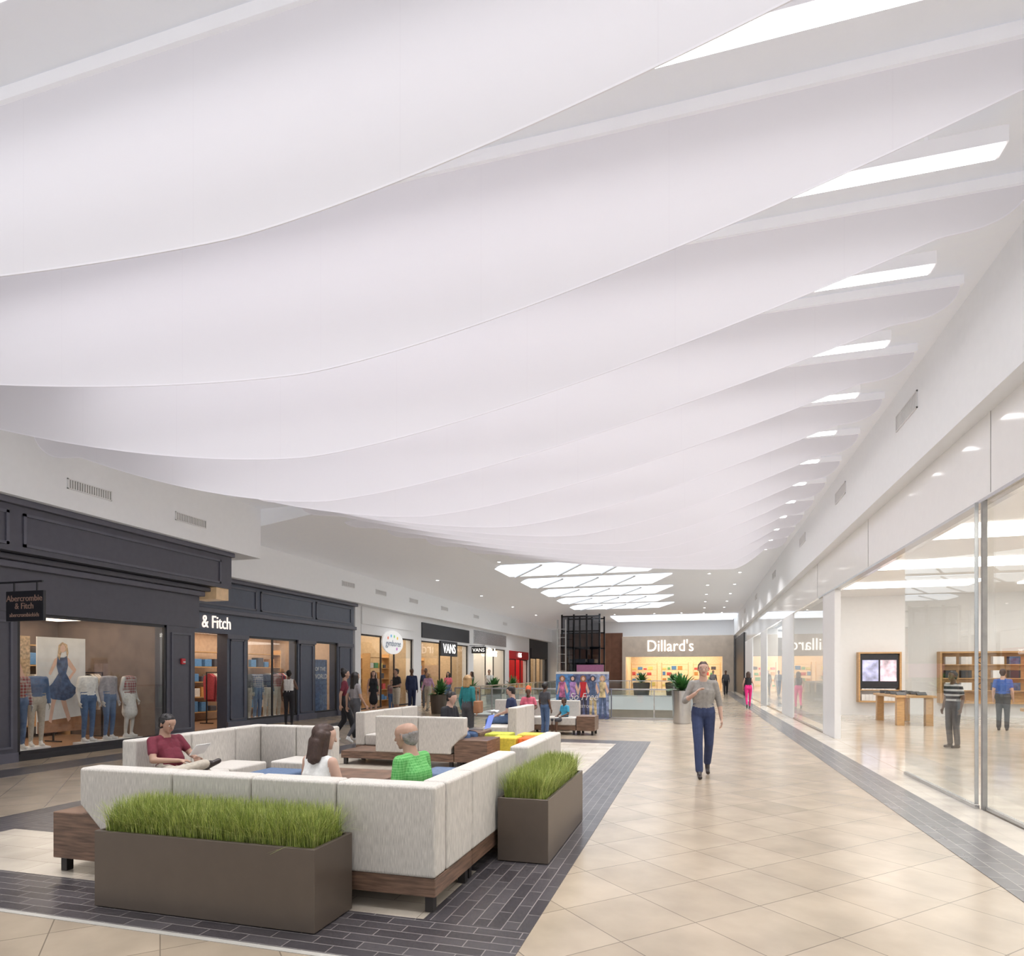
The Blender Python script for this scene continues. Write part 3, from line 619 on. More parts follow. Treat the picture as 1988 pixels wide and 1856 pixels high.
box('ceiling_light_panel',-5.5,2.4,EY+1,EY+7.5,3.55,3.6,m_warm,label='glowing interior ceiling light panel of a shop',category='light')
def rackx(x0,x1,y):
    r=root('merchandise_shelf',((x0+x1)/2,y,0),'wall shelf unit stocked with goods','shelf','shop shelves')
    for z in (.3,.8,1.3,1.8,2.3): box('shelf_board',x0+.04,x1-.04,y,y+.4,z,z+.03,m_oak,r)
    for xx in (x0,x1-.04): box('shelf_side',xx,xx+.04,y,y+.4,.02,2.5,m_oak,r)
    for z in (.33,.83,1.33,1.83):
        x=x0+.1
        while x<x1-.55:
            w=random.uniform(.2,.45); goods(x,x+w,y+.04,y+.3,z+.001,z+random.uniform(.15,.36),random.choice(cl),'boxed goods on a department store shelf','boxed_goods','goods'); x+=w+.12
rackx(-5.8,-3.4,EY+3.5); rackx(-3,-.6,EY+3.0); rackx(-.2,2.2,EY+3.5)
r=root('elevator_tower',(-8,47,0),'dark framed tinted glass elevator shaft','elevator')
L=[]
for x in (-9.6,-8.7,-7.75,-6.8):
    for y in (46.5,49): L.append((x,x+.12,y,y+.12,0,5.9))
for z in (1,2.2,3.4,4.6,5.7): L+= [(-9.6,-6.68,46.5,46.6,z,z+.1),(-9.6,-6.68,49,49.1,z,z+.1)]
boxes('steel_frame',L,m_frame,r); box('glass_panel',-9.5,-6.7,46.47,46.49,.1,5.8,m_glassd,r); box('elevator_cab',-9.2,-7.2,47,48.8,.1,2.6,m_steel,r)
m_pink=M('pink_board',(.36,.13,.25),.4,emit=.05)
r=root('advertising_kiosk',(-7,44.8,0),'pink advertising kiosk beyond the railing','kiosk'); box('kiosk_panel',-8.1,-6.2,44.7,44.9,1.3,2.15,m_pink,r); box('kiosk_base',-8.0,-6.3,44.6,45,.003,1.3,m_frame,r)
r=root('lift_mast',(-9.3,45,0),'slim silver lift mast standing beyond the railing','lift')
boxes('mast',[(-9.6,-9.5,45,45.1,0,5.4),(-9.0,-8.9,45,45.1,0,5.4)]+[(-9.5,-9.0,45.02,45.08,.5+i*.6,.54+i*.6) for i in range(8)],m_steel,r)
m_pp=[M('ad_%d'%i,c,.5,emit=.1,var=.6,scale=7) for i,c in enumerate([(.10,.12,.24),(.5,.15,.3),(.08,.2,.42),(.5,.4,.22),(.05,.05,.08),(.25,.3,.45),(.35,.2,.45)])]
r=poster(22.0,-4.72,-2.86,.03,1.66,m_pp[0],[('printed_header',[(0,.95),(1,.95),(1,1),(0,1)],m_paper),('printed_backdrop',[(.0,.1),(.33,.2),(.33,.95),(0,.95)],m_pp[2]),('printed_backdrop',[(.66,.1),(1,.1),(1,.95),(.66,.95)],m_pp[5])],'free standing advertising board with several models','Y')
r['category']='sign'
def fig(cx,top,bot,hm,s=1):
    S=[]
    S.append(('printed_hair',ell(cx,.85,.055,.07),hm)); S.append(('printed_face',ell(cx,.85,.028,.042),m_skinp))
    S.append(('printed_arm',[(cx-.065,.77),(cx-.04,.72),(cx-.09*s,.5),(cx-.11*s,.52)],m_skinp)); S.append(('printed_arm',[(cx+.065,.77),(cx+.12,.58),(cx+.09,.52),(cx+.04,.7)],m_skinp))
    S.append(('printed_top',[(cx-.065,.78),(cx+.065,.78),(cx+.045,.62),(cx+.065,.44),(cx-.065,.44),(cx-.045,.62)],top))
    S.append(('printed_leg',[(cx-.065,.45),(cx-.0,.45),(cx-.02,.03),(cx-.06,.03)],bot)); S.append(('printed_leg',[(cx+.0,.45),(cx+.065,.45),(cx+.08,.03),(cx+.04,.03)],bot))
    return S
figs=fig(.12,m_pp[1],m_pp[4],m_brownp)+fig(.32,m_pp[6],m_den,m_pp[4],-.6)+fig(.52,m_red,m_pp[4],m_brownp)+fig(.70,m_den,m_pp[3],m_pp[4],-.5)+fig(.88,m_pp[3],m_den,m_blond,-.4)
for i,(nm,poly,mt) in enumerate(figs):
    add(nm,[(-4.72+1.86*u,21.993-.0004*i,.03+1.63*v) for u,v in poly],[tuple(range(len(poly)))],mt,r)
text('So Free',.36,(-3.75,21.97,.78),'Y',m_paper,r,ext=.001,shear=.35,sx=.9); text('#FREETOBE',.13,(-3.75,21.97,.45),'Y',m_paper,r,ext=.001)
for xx in (-4.7,-2.98): box('stand_foot',xx,xx+.1,21.8,22.2,.003,.03,m_steel,r)

# ---------------------------------------------------------------- right: store
XR=3.32
def gpane(n,y0,y1,lab='tall frameless glass shopfront panel',x=XR,z1=3.7):
    fr=boxes('window_%d'%n,[(x+.0,x+.05,y0,y1,.004,.05),(x+.0,x+.04,y0,y0+.012,.06,z1)],m_steel,kind='structure',label=lab,category='window')
    box('glass_pane',x+.018,x+.03,y0+.012,y1,.05,z1,m_glass,fr)
gpane(30,5.2,8.86); gpane(31,8.93,11.66,x=XR-.08); gpane(32,1.4,5.16); gpane(33,-2.4,1.36)
trim(XR-.02,XR+.03,8.87,8.92,0,3.7,m_vent,'slim grey metal door post between glass panels')
trim(XR,XR+.14,17.4,18.9,0,3.74,m_white,'white shopfront pier')
gpane(34,18.9,24.4); trim(XR,XR+.14,24.4,27.4,0,3.74,m_white,'white shopfront pier')
gpane(35,27.4,33); trim(XR,XR+.5,33,36,0,3.74,m_white,'white shopfront pier'); gpane(36,36,41); trim(XR,XR+.5,41,47,0,3.74,m_white,'white shopfront wall')
trim(XR-.1,XR+.5,47,57,0,4.4,m_blk,'dark shopfront wall')
for (a,b) in ((27.4,33),(36,41)):
    box('wall_shop',XR+3,XR+3.1,a,b,0,3.8,m_white,kind='structure',label='white shop interior wall',category='wall')
    box('ceiling_light_panel',XR+.5,XR+2.9,a,b,3.7,3.75,m_cool,label='glowing interior ceiling light panel of a shop',category='light')
    box('floor_shop',XR,XR+3,a,b,-.02,0,m_sfloor,kind='structure',label='shop interior floor',category='floor')
SY=27.2
boxes('wall_store',[(XR+.2,16,SY,SY+.1,0,4.6),(15.9,16,-4,SY,0,4.6)],m_white,kind='structure',label='plain white store interior walls',category='wall')
box('ceiling_store',XR+.28,16,-4,SY,4.55,4.65,m_white,kind='structure',label='white store ceiling',category='ceiling')
for i in range(6):
    y=1.5+4.3*i
    for x0,x1 in ((4.6,8.6),(10,14.5)): box('ceiling_light_panel',x0,x1,y,y+1.3,4.50,4.55,m_cool,label='long glowing store ceiling light panel',category='light',group='store ceiling light panels')
m_scr=[M('screen_%d'%i,c,.3,emit=1.3,var=.5,scale=3) for i,c in enumerate([(.30,.30,.42),(.48,.38,.42),(.3,.35,.4)])]
def pbox(x0,x1,y0,y1,z0,z1,m): box('product_box',x0,x1,y0,y1,z0,z1,m,label='small product box on oak shelf',category='box',group='product boxes on the wall display')
def display(x0,x1,kind):
    r=root('wall_display',((x0+x1)/2,SY-.3,.5),'oak framed wall display with products','display','store wall displays')
    z0,z1=.5,2.4; y0,y1=SY-.35,SY-.001
    boxes('oak_frame',[(x0,x1,y0,y1,z0,z0+.06),(x0,x1,y0,y1,z1-.06,z1),(x0,x0+.06,y0,y1,z0+.06,z1-.06),(x1-.06,x1,y0,y1,z0+.06,z1-.06)],m_oak,r)
    if kind==0:
        box('screen',x0+.08,x1-.08,y0+.1,y0+.14,1.05,z1-.08,m_frame,r)
        w=(x1-x0-.36)/2
        box('screen_picture',x0+.15,x0+.15+w,y0+.08,y0+.099,1.3,2.1,m_scr[0],r); box('screen_picture',x0+.21+w,x0+.21+2*w,y0+.08,y0+.099,1.3,2.1,m_scr[1],r)
        box('shelf',x0+.06,x1-.06,y0,y1,.95,.98,m_oak,r)
        for i in range(9):
            xx=x0+.12+i*(x1-x0-.3)/9
            pbox(xx,xx+.12,y0+.05,y0+.25,.981,1.02,m_white); pbox(xx,xx+.12,y0+.05,y0+.2,.561,.80,m_paper)
    else:
        for z in (.95,1.4,1.9): box('shelf',x0+.06,x1-.06,y0+.05,y1-.03,z,z+.03,m_oak,r)
        box('back_panel',x0+.06,x1-.06,y1-.03,y1,z0+.06,z1-.06,m_oak,r)
        i=0; x=x0+.2
        while x<x1-.5:
            for z in (.98,1.43,1.93):
                if (i%3)<2: pbox(x,x+.34,y0+.1,y0+.3,z+.001,z+.28,random.choice([m_white,m_den,m_blk,m_paper]))
                else:
                    V=[];F=[]
                    for q in range(16):
                        a=math.pi*2*q/16
                        for rr in (.11,.14): V.append((x+.17+rr*math.cos(a),y0+.15,z+.15+rr*math.sin(a)))
                    for q in range(16): F.append((2*q,2*q+1,(2*q+3)%32,(2*q+2)%32))
                    add('headphones',V,F,m_blk,label='over ear headphones on a shelf stand',category='headphones')
            x+=.5; i+=1
display(5.95,7.4,0); display(8.65,12.6,1)
def dtable(x0,x1,y0,y1):
    r=root('display_table',((x0+x1)/2,(y0+y1)/2,0),'long oak display table in the store','table','store display tables')
    box('table_top',x0,x1,y0,y1,.86,.93,m_oak,r,bevel=.008)
    for x in (x0+.06,x1-.26):
        for y in (y0+.1,y1-.3): box('leg',x,x+.2,y,y+.2,.002,.86,m_oak,r)
    y=y0+.3
    while y<y1-.3:
        for x in (x0+.12,x1-.42):
            t=root('tablet_device',(x,y,.93),'small dark tablet on an oak table','tablet','devices on display tables')
            add('tablet_screen',[(x,y,.945),(x+.26,y,.945),(x+.26,y+.15,1.03),(x,y+.15,1.03),(x,y,.935),(x+.26,y,.935),(x+.26,y+.17,.931),(x,y+.17,.931)],[(0,1,2,3),(4,7,6,5),(0,4,5,1),(1,5,6,2),(2,6,7,3),(3,7,4,0)],m_frame,t)
        y+=.6
dtable(5.9,7.0,22,24.6); dtable(6.3,7.5,12.2,15.2); dtable(8.6,9.8,16,20); dtable(9,10.2,9.5,13.5)

# ---------------------------------------------------------------- people
SK={'l':M('skin_light',(.55,.35,.27),.55,var=.05),'m':M('skin_tan',(.41,.25,.18),.55,var=.05),'d':M('skin_dark',(.13,.065,.04),.5,var=.05),'w':M('mannequin_white',(.62,.6,.57),.4,var=.02)}
HR={'br':M('hair_brown',(.05,.025,.018),.6,var=.4,scale=60,stretch=(3,3,.5)),'bk':M('hair_black',(.012,.009,.009),.5,var=.4,scale=60,stretch=(3,3,.5)),'gr':M('hair_grey',(.24,.22,.21),.7,var=.3,scale=60),'bl':M('hair_blond',(.45,.28,.13),.6,var=.3,scale=60,stretch=(3,3,.5)),'or':M('headwrap_orange',(.7,.12,.04),.8)}
m_eye=M('eye_dark',(.02,.015,.015),.3); m_eyew=M('eye_white',(.75,.72,.7),.3); m_lip=M('lip',(.42,.15,.13),.5); m_shoe=M('shoe_dark',(.03,.02,.018),.35); m_shoew=M('shoe_white',(.7,.7,.7),.5)
def rc(V,F,a,ra,b,rb,n=14,m=4):
    a=np.array(a,float);b=np.array(b,float);d=b-a;L=np.linalg.norm(d)
    if L<1e-5: d=np.array((0,0,1.));L=1
    d=d/L; u=np.cross(d,(0,0,1.) if abs(d[2])<.9 else (1.,0,0)); u/=np.linalg.norm(u); w=np.cross(d,u)
    o=len(V); rings=0
    V.append(tuple(a-d*ra))
    for c,r_,ph in [(a,ra,-math.pi/2*(1-i/m)) for i in range(1,m+1)]+[(b,rb,math.pi/2*i/m) for i in range(0,m)]:
        for j in range(n):
            t=2*math.pi*j/n; V.append(tuple(c+d*r_*math.sin(ph)+(u*math.cos(t)+w*math.sin(t))*r_*math.cos(ph)))
        rings+=1
    V.append(tuple(b+d*rb)); e=len(V)-1
    for j in range(n): F.append((o,o+1+(j+1)%n,o+1+j))
    for k in range(rings-1):
        for j in range(n):
            p=o+1+k*n+j;q=o+1+k*n+(j+1)%n; F.append((p,q,q+n,p+n))
    for j in range(n): F.append((e,o+1+(rings-1)*n+j,o+1+(rings-1)*n+(j+1)%n))
def fuse(prims,vox,smooth=2):
    V=[];F=[]
    for p in prims: rc(V,F,*p[:4])
    me=bpy.data.meshes.new('tmp'); me.from_pydata(V,[],F); ob=bpy.data.objects.new('tmp',me); COL.objects.link(ob)
    md=ob.modifiers.new('r','REMESH'); md.mode='VOXEL'; md.voxel_size=vox
    if smooth: s=ob.modifiers.new('s','SMOOTH'); s.factor=.5; s.iterations=smooth
    bpy.context.view_layer.update(); dg=bpy.context.evaluated_depsgraph_get()
    out=bpy.data.meshes.new_from_object(ob.evaluated_get(dg)); bpy.data.objects.remove(ob)
    return out
def assign(me,prims):
    n=len(me.polygons); C=np.empty(n*3); me.polygons.foreach_get('center',C); C=C.reshape(-1,3)
    best=np.full(n,1e9); idx=np.zeros(n,dtype=np.int32)
    for (a,ra,b,rb,m) in prims:
        a=np.array(a,float);b=np.array(b,float);d=b-a;L=max(1e-9,d@d)
        t=np.clip((C-a)@d/L,0,1); dist=np.linalg.norm(C-a-t[:,None]*d,axis=1)-(ra+(rb-ra)*t)
        k=dist<best; best[k]=dist[k]; idx[k]=m
    me.polygons.foreach_set('material_index',idx); me.polygons.foreach_set('use_smooth',np.ones(n,dtype=bool)); me.update()
def vec(*a): return np.array(a,float)
def pose_stand():
    J=dict(P=(0,0,.96),Wa=(0,0,1.10),C=(0,.0,1.27),N=(0,.01,1.46),H=(0,-.015,1.62))
    for s,x in (('R',-1),('L',1)):
        J.update({'S'+s:(.165*x,0,1.405),'E'+s:(.215*x,.035,1.13),'W'+s:(.225*x,-.04,.89),'h'+s:(.085*x,0,.92),'K'+s:(.09*x,-.02,.50),'A'+s:(.09*x,.02,.09)})
    return J
def pose_walk(f=1):
    J=pose_stand(); a,b=('R','L') if f>0 else ('L','R'); xa=-1 if f>0 else 1
    J.update({'K'+a:(.085*xa,-.15,.52),'A'+a:(.075*xa,-.24,.10),'K'+b:(-.085*xa,.02,.49),'A'+b:(-.08*xa,.24,.17),
      'E'+a:(.225*xa,.10,1.14),'W'+a:(.23*xa,.10,.89),'E'+b:(-.225*xa,-.02,1.13),'W'+b:(-.22*xa,-.16,.92)})
    return J
def pose_sit():
    J=dict(P=(0,0,.555),Wa=(0,.03,.69),C=(0,.05,.855),N=(0,.03,1.035),H=(0,-.02,1.18))
    for s,x in (('R',-1),('L',1)):
        J.update({'S'+s:(.165*x,.03,.985),'E'+s:(.23*x,.0,.74),'W'+s:(.13*x,-.22,.66),'h'+s:(.09*x,-.0,.55),'K'+s:(.12*x,-.44,.53),'A'+s:(.12*x,-.46,.10)})
    return J
def person(label,loc,head,h=1.75,pose='stand',skin='l',hair='br',top=None,bottom=None,shoe=None,sleeve='short',legs='long',style='short',vox=.016,look=(0,0),over={},female=False,belly=0,mann=False,hand_dir={},face=False,group=None):
    J={'stand':pose_stand,'walk':pose_walk,'walk2':lambda:pose_walk(-1),'sit':pose_sit}[pose](); J.update(over)
    J={k:vec(*v) for k,v in J.items()}
    fs=.9 if female else 1.
    for s in 'RL':
        if female and 'S'+s not in over: J['S'+s][0]*=.9
    SKN,TOP,BOT,SHO=0,1,2,3
    P=[]; A=lambda a,ra,b,rb,m: P.append((tuple(a),ra,tuple(b),rb,m))
    sv=J['SL']-J['SR']; sv/=np.linalg.norm(sv); hv=J['hL']-J['hR']; hv/=np.linalg.norm(hv)
    fwd=np.cross((J['N']-J['C'])/np.linalg.norm(J['N']-J['C']),sv)
    if fwd[1]>0: fwd=-fwd
    for s in (-1,0,1):
        A(J['P']+hv*.07*s,.11,J['Wa']+hv*.052*s,.098*fs,BOT)
        A(J['Wa']-(J['Wa']-J['P'])*.3+sv*.055*s,.105*fs,J['Wa']+sv*.052*s,.098*fs,TOP)
        A(J['Wa']+sv*.052*s,.098*fs,J['C']+sv*.068*s*fs,.108*fs,TOP)
        A(J['C']+sv*.068*s*fs,.106*fs,J['N']-vec(0,0,.07)+sv*.09*s*fs,.07 if s else .082,TOP)
        if female and s: A(J['C']+sv*.07*s+fwd*.05,.06,J['C']+sv*.06*s+fwd*.065+vec(0,0,-.02),.055,TOP)
    if belly:
        for s in (-1,1): A(J['Wa']+fwd*belly+sv*.04*s,.10,J['Wa']*.5+J['C']*.5+fwd*belly*.8+sv*.04*s,.09,TOP)
    for s in 'RL':
        A(J['N']-vec(0,0,.045)+(sv*.045 if s=='L' else -sv*.045),.055,J['S'+s],.05 if sleeve!='none' else .045,TOP)
        S_,E,W=J['S'+s],J['E'+s],J['W'+s]
        if sleeve=='long': A(S_,.056,E,.046,TOP); A(E,.045,W-(W-E)*.08,.034,TOP); A(W-(W-E)*.1,.028,W,.026,SKN)
        elif sleeve=='rolled': A(S_,.056,E,.048,TOP); A(E,.048,E+(W-E)*.2,.044,TOP); A(E+(W-E)*.2,.038,W,.026,SKN)
        elif sleeve=='short': A(S_,.055,S_+(E-S_)*.62,.052,TOP); A(S_+(E-S_)*.5,.043,E,.038,SKN); A(E,.038,W,.025,SKN)
        else: A(S_,.046,E,.036,SKN); A(E,.036,W,.024,SKN)
        d=W-E; d/=np.linalg.norm(d)
        if s in hand_dir: d=vec(*hand_dir[s]); d/=np.linalg.norm(d)
        inn=vec(1 if s=='R' else -1,0,0) if abs(d[2])>.6 else vec(0,0,-1.)
        nrm=inn-d*(inn@d); nrm/=np.linalg.norm(nrm); side=np.cross(d,nrm)
        if (side@vec(0,-1,.3))<0: side=-side
        for i,o in enumerate((-.028,-.010,.009,.027)):
            kn=W+d*(.088-.006*abs(i-2))+side*o
            A(W+d*.02+side*o*.6,.017,kn,.0125,SKN)
            fl=(.058,.072,.078,.070)[i]; c1=.35; dd=d*math.cos(c1)+nrm*math.sin(c1); mid=kn+dd*fl*.52
            c2=.95; dd=d*math.cos(c2)+nrm*math.sin(c2); A(kn,.0105,mid,.0098,SKN); A(mid,.0098,mid+dd*fl*.48,.008,SKN)
        tb=W+d*.03+side*.025; tm=tb+(d*.6+side*.75+nrm*.25)*.042; A(tb,.015,tm,.0115,SKN); A(tm,.0115,tm+(d*.85+side*.3+nrm*.4)*.032,.0095,SKN)
        h_,K,An=J['h'+s],J['K'+s],J['A'+s]
        if legs=='long': A(h_,.094,K,.068,BOT); A(K,.067,An+(K-An)*.05,.057,BOT); A(An+(K-An)*.05,.045,An,.04,SKN)
        elif legs=='slim': A(h_,.092,K,.056,BOT); A(K,.056,K+(An-K)*.35,.054,BOT);A(K+(An-K)*.35,.054,An,.037,BOT)
        elif legs=='short': A(h_,.097,K,.075,BOT); A(h_*.2+K*.8,.06,K,.054,SKN); A(K,.052,K+(An-K)*.35,.052,SKN); A(K+(An-K)*.35,.052,An,.034,SKN)
        else: A(h_,.095,K,.058,SKN); A(K,.05,K+(An-K)*.35,.05,SKN); A(K+(An-K)*.35,.05,An,.034,SKN)
        ft=J.get('F'+s)
        back=(An[2]>.13 and pose.startswith('walk'))
        if ft is None:
            f0=vec(0,-.75,-.66) if back else vec(0,-1,0)
            ft=An+f0*.15; ft[2]=max(.034,An[2]-.055+f0[2]*.06)
            if back: ft[2]=.034
        heel=An-(ft-An)*.22; heel[2]=max(.036,An[2]-.055)
        if back: heel[2]=An[2]-.05
        if 'F'+s not in J and not back: ft[2]=.034
        A(heel,.036,ft,.033,SHO); A(An,.038,heel*.5+ft*.5+vec(0,0,.015),.036,SHO)
    if legs=='skirt':
        k=(J['KR']+J['KL'])/2
        A(J['P'],.13,k+vec(0,0,.1),.17,BOT)
    yaw,pit=look
    Hc=J['H']
    if not mann:
        f=vec(math.sin(yaw)*math.cos(pit),-math.cos(yaw)*math.cos(pit),-math.sin(pit))
        r_=vec(math.cos(yaw),math.sin(yaw),0); u=np.cross(f,r_)
        if u[2]<0: u=-u
        A(J['N']-vec(0,0,.05),.07*fs,Hc-u*.07-f*.015,.053*fs,SKN)
        A(Hc+u*.035+f*.022,.074,Hc+u*.035-f*.030,.080,SKN)
        for q in (-1,1):
            A(Hc+u*.0+f*.035+r_*.022*q,.048,Hc-u*.045+f*.042+r_*.014*q,.040,SKN)
            A(Hc+r_*.076*q-f*.005+u*.012,.012,Hc+r_*.078*q-f*.002-u*.022,.009,SKN)
        A(Hc-u*.06+f*.05,.036,Hc-u*.078+f*.062,.022,SKN)
        A(Hc+u*.022+f*.085,.010,Hc-u*.018+f*.104,.013,SKN)
    me=fuse(P,vox,3)
    for m in (SK[skin],top,bottom,shoe or m_shoe): me.materials.append(m)
    assign(me,P)
    ob=bpy.data.objects.new('mannequin' if mann else 'person',me); COL.objects.link(ob)
    s=h/1.75; ob.scale=(s,s,s); ob.location=loc; ob.rotation_euler=(0,0,R(head)); ob['label']=label; ob['category']='mannequin' if mann else 'person'
    if group: ob['group']=group
    if mann: return ob
    Hp=[]; B=lambda a,ra,b,rb: Hp.append((tuple(a),ra,tuple(b),rb))
    if style!='bald':
        B(Hc+u*.050+f*.012,.071,Hc+u*.042-f*.035,.081); B(Hc+u*.03-f*.03,.081,Hc-u*.03-f*.04,.062)
        for q in (-1,1): B(Hc+u*.04+r_*.052*q+f*.012,.028,Hc+u*.008+r_*.056*q-f*.02,.030)
        for q in (-1,1): B(Hc+u*.082+f*.042+r_*.022*q,.024,Hc+u*.093-f*.0+r_*.02*q,.034)
    else:
        B(Hc+u*.012-f*.036,.080,Hc-u*.025-f*.042,.064)
        for q in (-1,1): B(Hc+u*.022+r_*.060*q+f*.0,.021,Hc+u*.0+r_*.058*q-f*.03,.03)
    if style in('long','mid','wavy'):
        Lh={'long':.27,'mid':.15,'wavy':.19}[style]
        for q in (-1,0,1): B(Hc+u*.02+r_*.055*q-f*.045,.055,Hc-u*Lh+r_*.06*q-f*.075,.042)
        for q in (-1,1): B(Hc+u*.03+r_*.07*q+f*.0,.03,Hc-u*(Lh*.75)+r_*.08*q+f*.0,.028)
        if style=='wavy':
            for q in (-2,-1,0,1,2):
                B(Hc-u*.04+r_*.035*q-f*.07,.045,Hc-u*(.13+.02*abs(q))+r_*.046*q-f*(.085-.01*abs(q)),.040); B(Hc-u*.17+r_*.044*q-f*.07,.034,Hc-u*(.215-.012*abs(q))+r_*.05*q-f*.06,.022)
    if style=='wrap': B(Hc+u*.09-f*.03,.085,Hc+u*.11-f*.05,.08)
    if style=='bun': B(Hc+u*.12-f*.06,.05,Hc+u*.12-f*.07,.045)
    if style=='curly': B(Hc+u*.06-f*.01,.1,Hc+u*.04-f*.04,.1)
    hm=fuse(Hp,max(.006,vox*.7),2); hm.materials.append(HR[hair])
    for p in hm.polygons: p.use_smooth=True
    ho=bpy.data.objects.new('hair' if style!='wrap' else 'headwrap',hm); COL.objects.link(ho); ho.parent=ob
    if face:
        def bit(nm,prs,mt):
            V=[];F=[]
            for p in prs: rc(V,F,*p,n=8,m=3)
            o=add(nm,V,F,mt,None,smooth=True); o.parent=ob
        for q in (-1,1):
            bit('eye',[(Hc+u*.012+f*.074+r_*.030*q,.0115,Hc+u*.012+f*.0745+r_*.032*q,.0115)],m_eyew)
            bit('iris',[(Hc+u*.012+f*.083+r_*.030*q,.006,Hc+u*.012+f*.0835+r_*.03*q,.006)],m_eye)
            bit('eyebrow',[(Hc+u*.037+f*.087+r_*.018*q,.0045,Hc+u*.036+f*.078+r_*.045*q,.0035)],HR[hair])
        bit('mouth',[(Hc-u*.046+f*.083-r_*.02,.005,Hc-u*.046+f*.086,.0065),(Hc-u*.046+f*.086,.0065,Hc-u*.046+f*.083+r_*.02,.005)],m_lip)
    return ob
c=shirt
t_grey=c('shirt_grey',(.30,.28,.26)); navy=c('trousers_navy',(.035,.05,.12)); maroon=c('tee_maroon',(.15,.018,.035)); khaki=c('trousers_stone',(.46,.41,.34)); white=c('top_white',(.75,.74,.72))
greenp=CHECK('green_plaid',(.07,.33,.07),(.18,.50,.16),50,50); black=c('cloth_black',(.02,.02,.025)); teal=c('top_teal',(.02,.20,.22)); dnavy=c('tee_navy',(.02,.03,.08)); denim=c('jeans_blue',(.09,.15,.28))
pink=c('trousers_pink',(.75,.03,.22)); pinkt=c('top_coral',(.7,.15,.22)); greyt=c('top_grey',(.28,.26,.27)); cyan=c('tee_cyan',(.05,.35,.55)); dgrey=c('cloth_dgrey',(.07,.07,.08)); stripe=CHECK('striped_shirt',(.03,.03,.04),(.6,.6,.6),0,9)
redp=CHECK('red_plaid',(.25,.04,.05),(.4,.36,.33),16,16); bluep=CHECK('blue_plaid',(.06,.09,.2),(.45,.43,.42),16,16); lil=c('top_lilac',(.5,.3,.45))
person('man in grey shirt and navy trousers walking, hand at collar',(.12,10.6,0),4,1.83,'walk','l','br',t_grey,navy,None,'rolled','long','short',.0085,(0,.05),
  over={'ER':(-.27,-.03,1.14),'WR':(-.13,-.2,1.26),'EL':(.235,.02,1.13),'WL':(.26,-.03,.88)},hand_dir={'R':(.6,.2,.6)},face=True)
person('man in maroon t-shirt and stone trousers sitting cross-legged reading papers',(-5.78,5.95,-.02),80,1.70,'sit','m','bk',maroon,khaki,None,'short','long','short',.0085,(.1,.35),belly=.07,
  over={'C':(0,.10,.82),'N':(0,.13,.97),'H':(0,.09,1.105),'SR':(-.17,.12,.92),'SL':(.17,.12,.92),'Wa':(0,.06,.67),'ER':(-.25,-.02,.71),'WR':(-.07,-.22,.70),'EL':(.25,.0,.73),'WL':(.10,-.28,.72),'KR':(-.24,-.40,.60),'AR':(.10,-.46,.66),'FR':(.22,-.52,.68)},face=True)
r=root('folded_papers',(-5.43,5.98,.76),'white folded papers held in the hands','paper')
add('paper_sheet',[(-5.46,5.86,.72),(-5.46,6.08,.72),(-5.36,6.08,.84),(-5.36,5.86,.84),(-5.456,5.86,.717),(-5.456,6.08,.717),(-5.356,6.08,.837),(-5.356,5.86,.837)],[(0,1,2,3),(4,7,6,5),(0,3,7,4),(1,5,6,2),(0,4,5,1),(3,2,6,7)],m_white,r)
person('woman in white sleeveless top sitting with back turned',(-2.92,4.56,0),165,1.66,'sit','l','br',white,dgrey,None,'none','slim','wavy',.0085,(-.5,.15),female=True)
person('balding grey haired man in green plaid shirt sitting and talking',(-2.2,4.72,0),-100,1.70,'sit','m','gr',greenp,denim,None,'short','long','bald',.0085,(.1,.15),face=True,over={'C':(0,.03,.85),'N':(0,.0,1.03),'H':(0,-.06,1.165),'SR':(-.175,.0,.98),'SL':(.175,.0,.98)})
person('man in dark t-shirt sitting and using a laptop',(-4.25,10.75,0),75,1.75,'sit','l','bk',black,denim,None,'short','long','short',.014,(0,.3))
r=root('laptop',(-3.72,10.9,.55),'open laptop with blue screen on lap','laptop')
box('laptop_base',-3.9,-3.62,10.72,11.04,.62,.64,m_steel,r)
add('laptop_screen',[(-3.60,10.72,.64),(-3.60,11.04,.64),(-3.52,11.04,.88),(-3.52,10.72,.88),(-3.59,10.72,.64),(-3.59,11.04,.64),(-3.51,11.04,.88),(-3.51,10.72,.88)],[(0,1,2,3),(4,7,6,5),(0,3,7,4),(1,5,6,2),(2,6,7,3)],M('laptop_glow',(.1,.2,.7),.3,emit=.8),r)
person('blond woman in teal top standing with shoulder bag',(-4.85,13.3,0),160,1.6,'stand','l','bl',teal,dgrey,None,'long','long','mid',.014,female=True)
r=root('handbag',(-4.6,13.25,.85),'brown shoulder bag carried by standing woman','bag'); box('bag_body',-4.66,-4.52,13.1,13.4,.75,1.02,m_brownp,r,bevel=.03); boxes('bag_strap',[(-4.60,-4.585,13.12,13.14,1.0,1.3),(-4.60,-4.585,13.34,13.36,1.0,1.3),(-4.60,-4.585,13.12,13.36,1.29,1.31)],m_brownp,r)
person('man in navy t-shirt sitting with an open book',(-4.15,14.1,0),-80,1.78,'sit','l','bk',dnavy,denim,None,'short','long','short',.014,(0,.3),over={'C':(0,.09,.86),'N':(0,.1,1.04),'H':(0,.06,1.18)})
r=root('open_book',(-4.5,14.1,.72),'white open book held on lap','book'); prism('book_pages',[(13.92,.74),(14.1,.70),(14.28,.74),(14.28,.76),(14.1,.72),(13.92,.76)],'x',-4.62,-4.42,m_white,r)
person('woman with orange headwrap and coral top sitting',(-4.35,16.7,0),10,1.65,'sit','d','or',pinkt,dgrey,None,'short','long','wrap',.016,female=True)
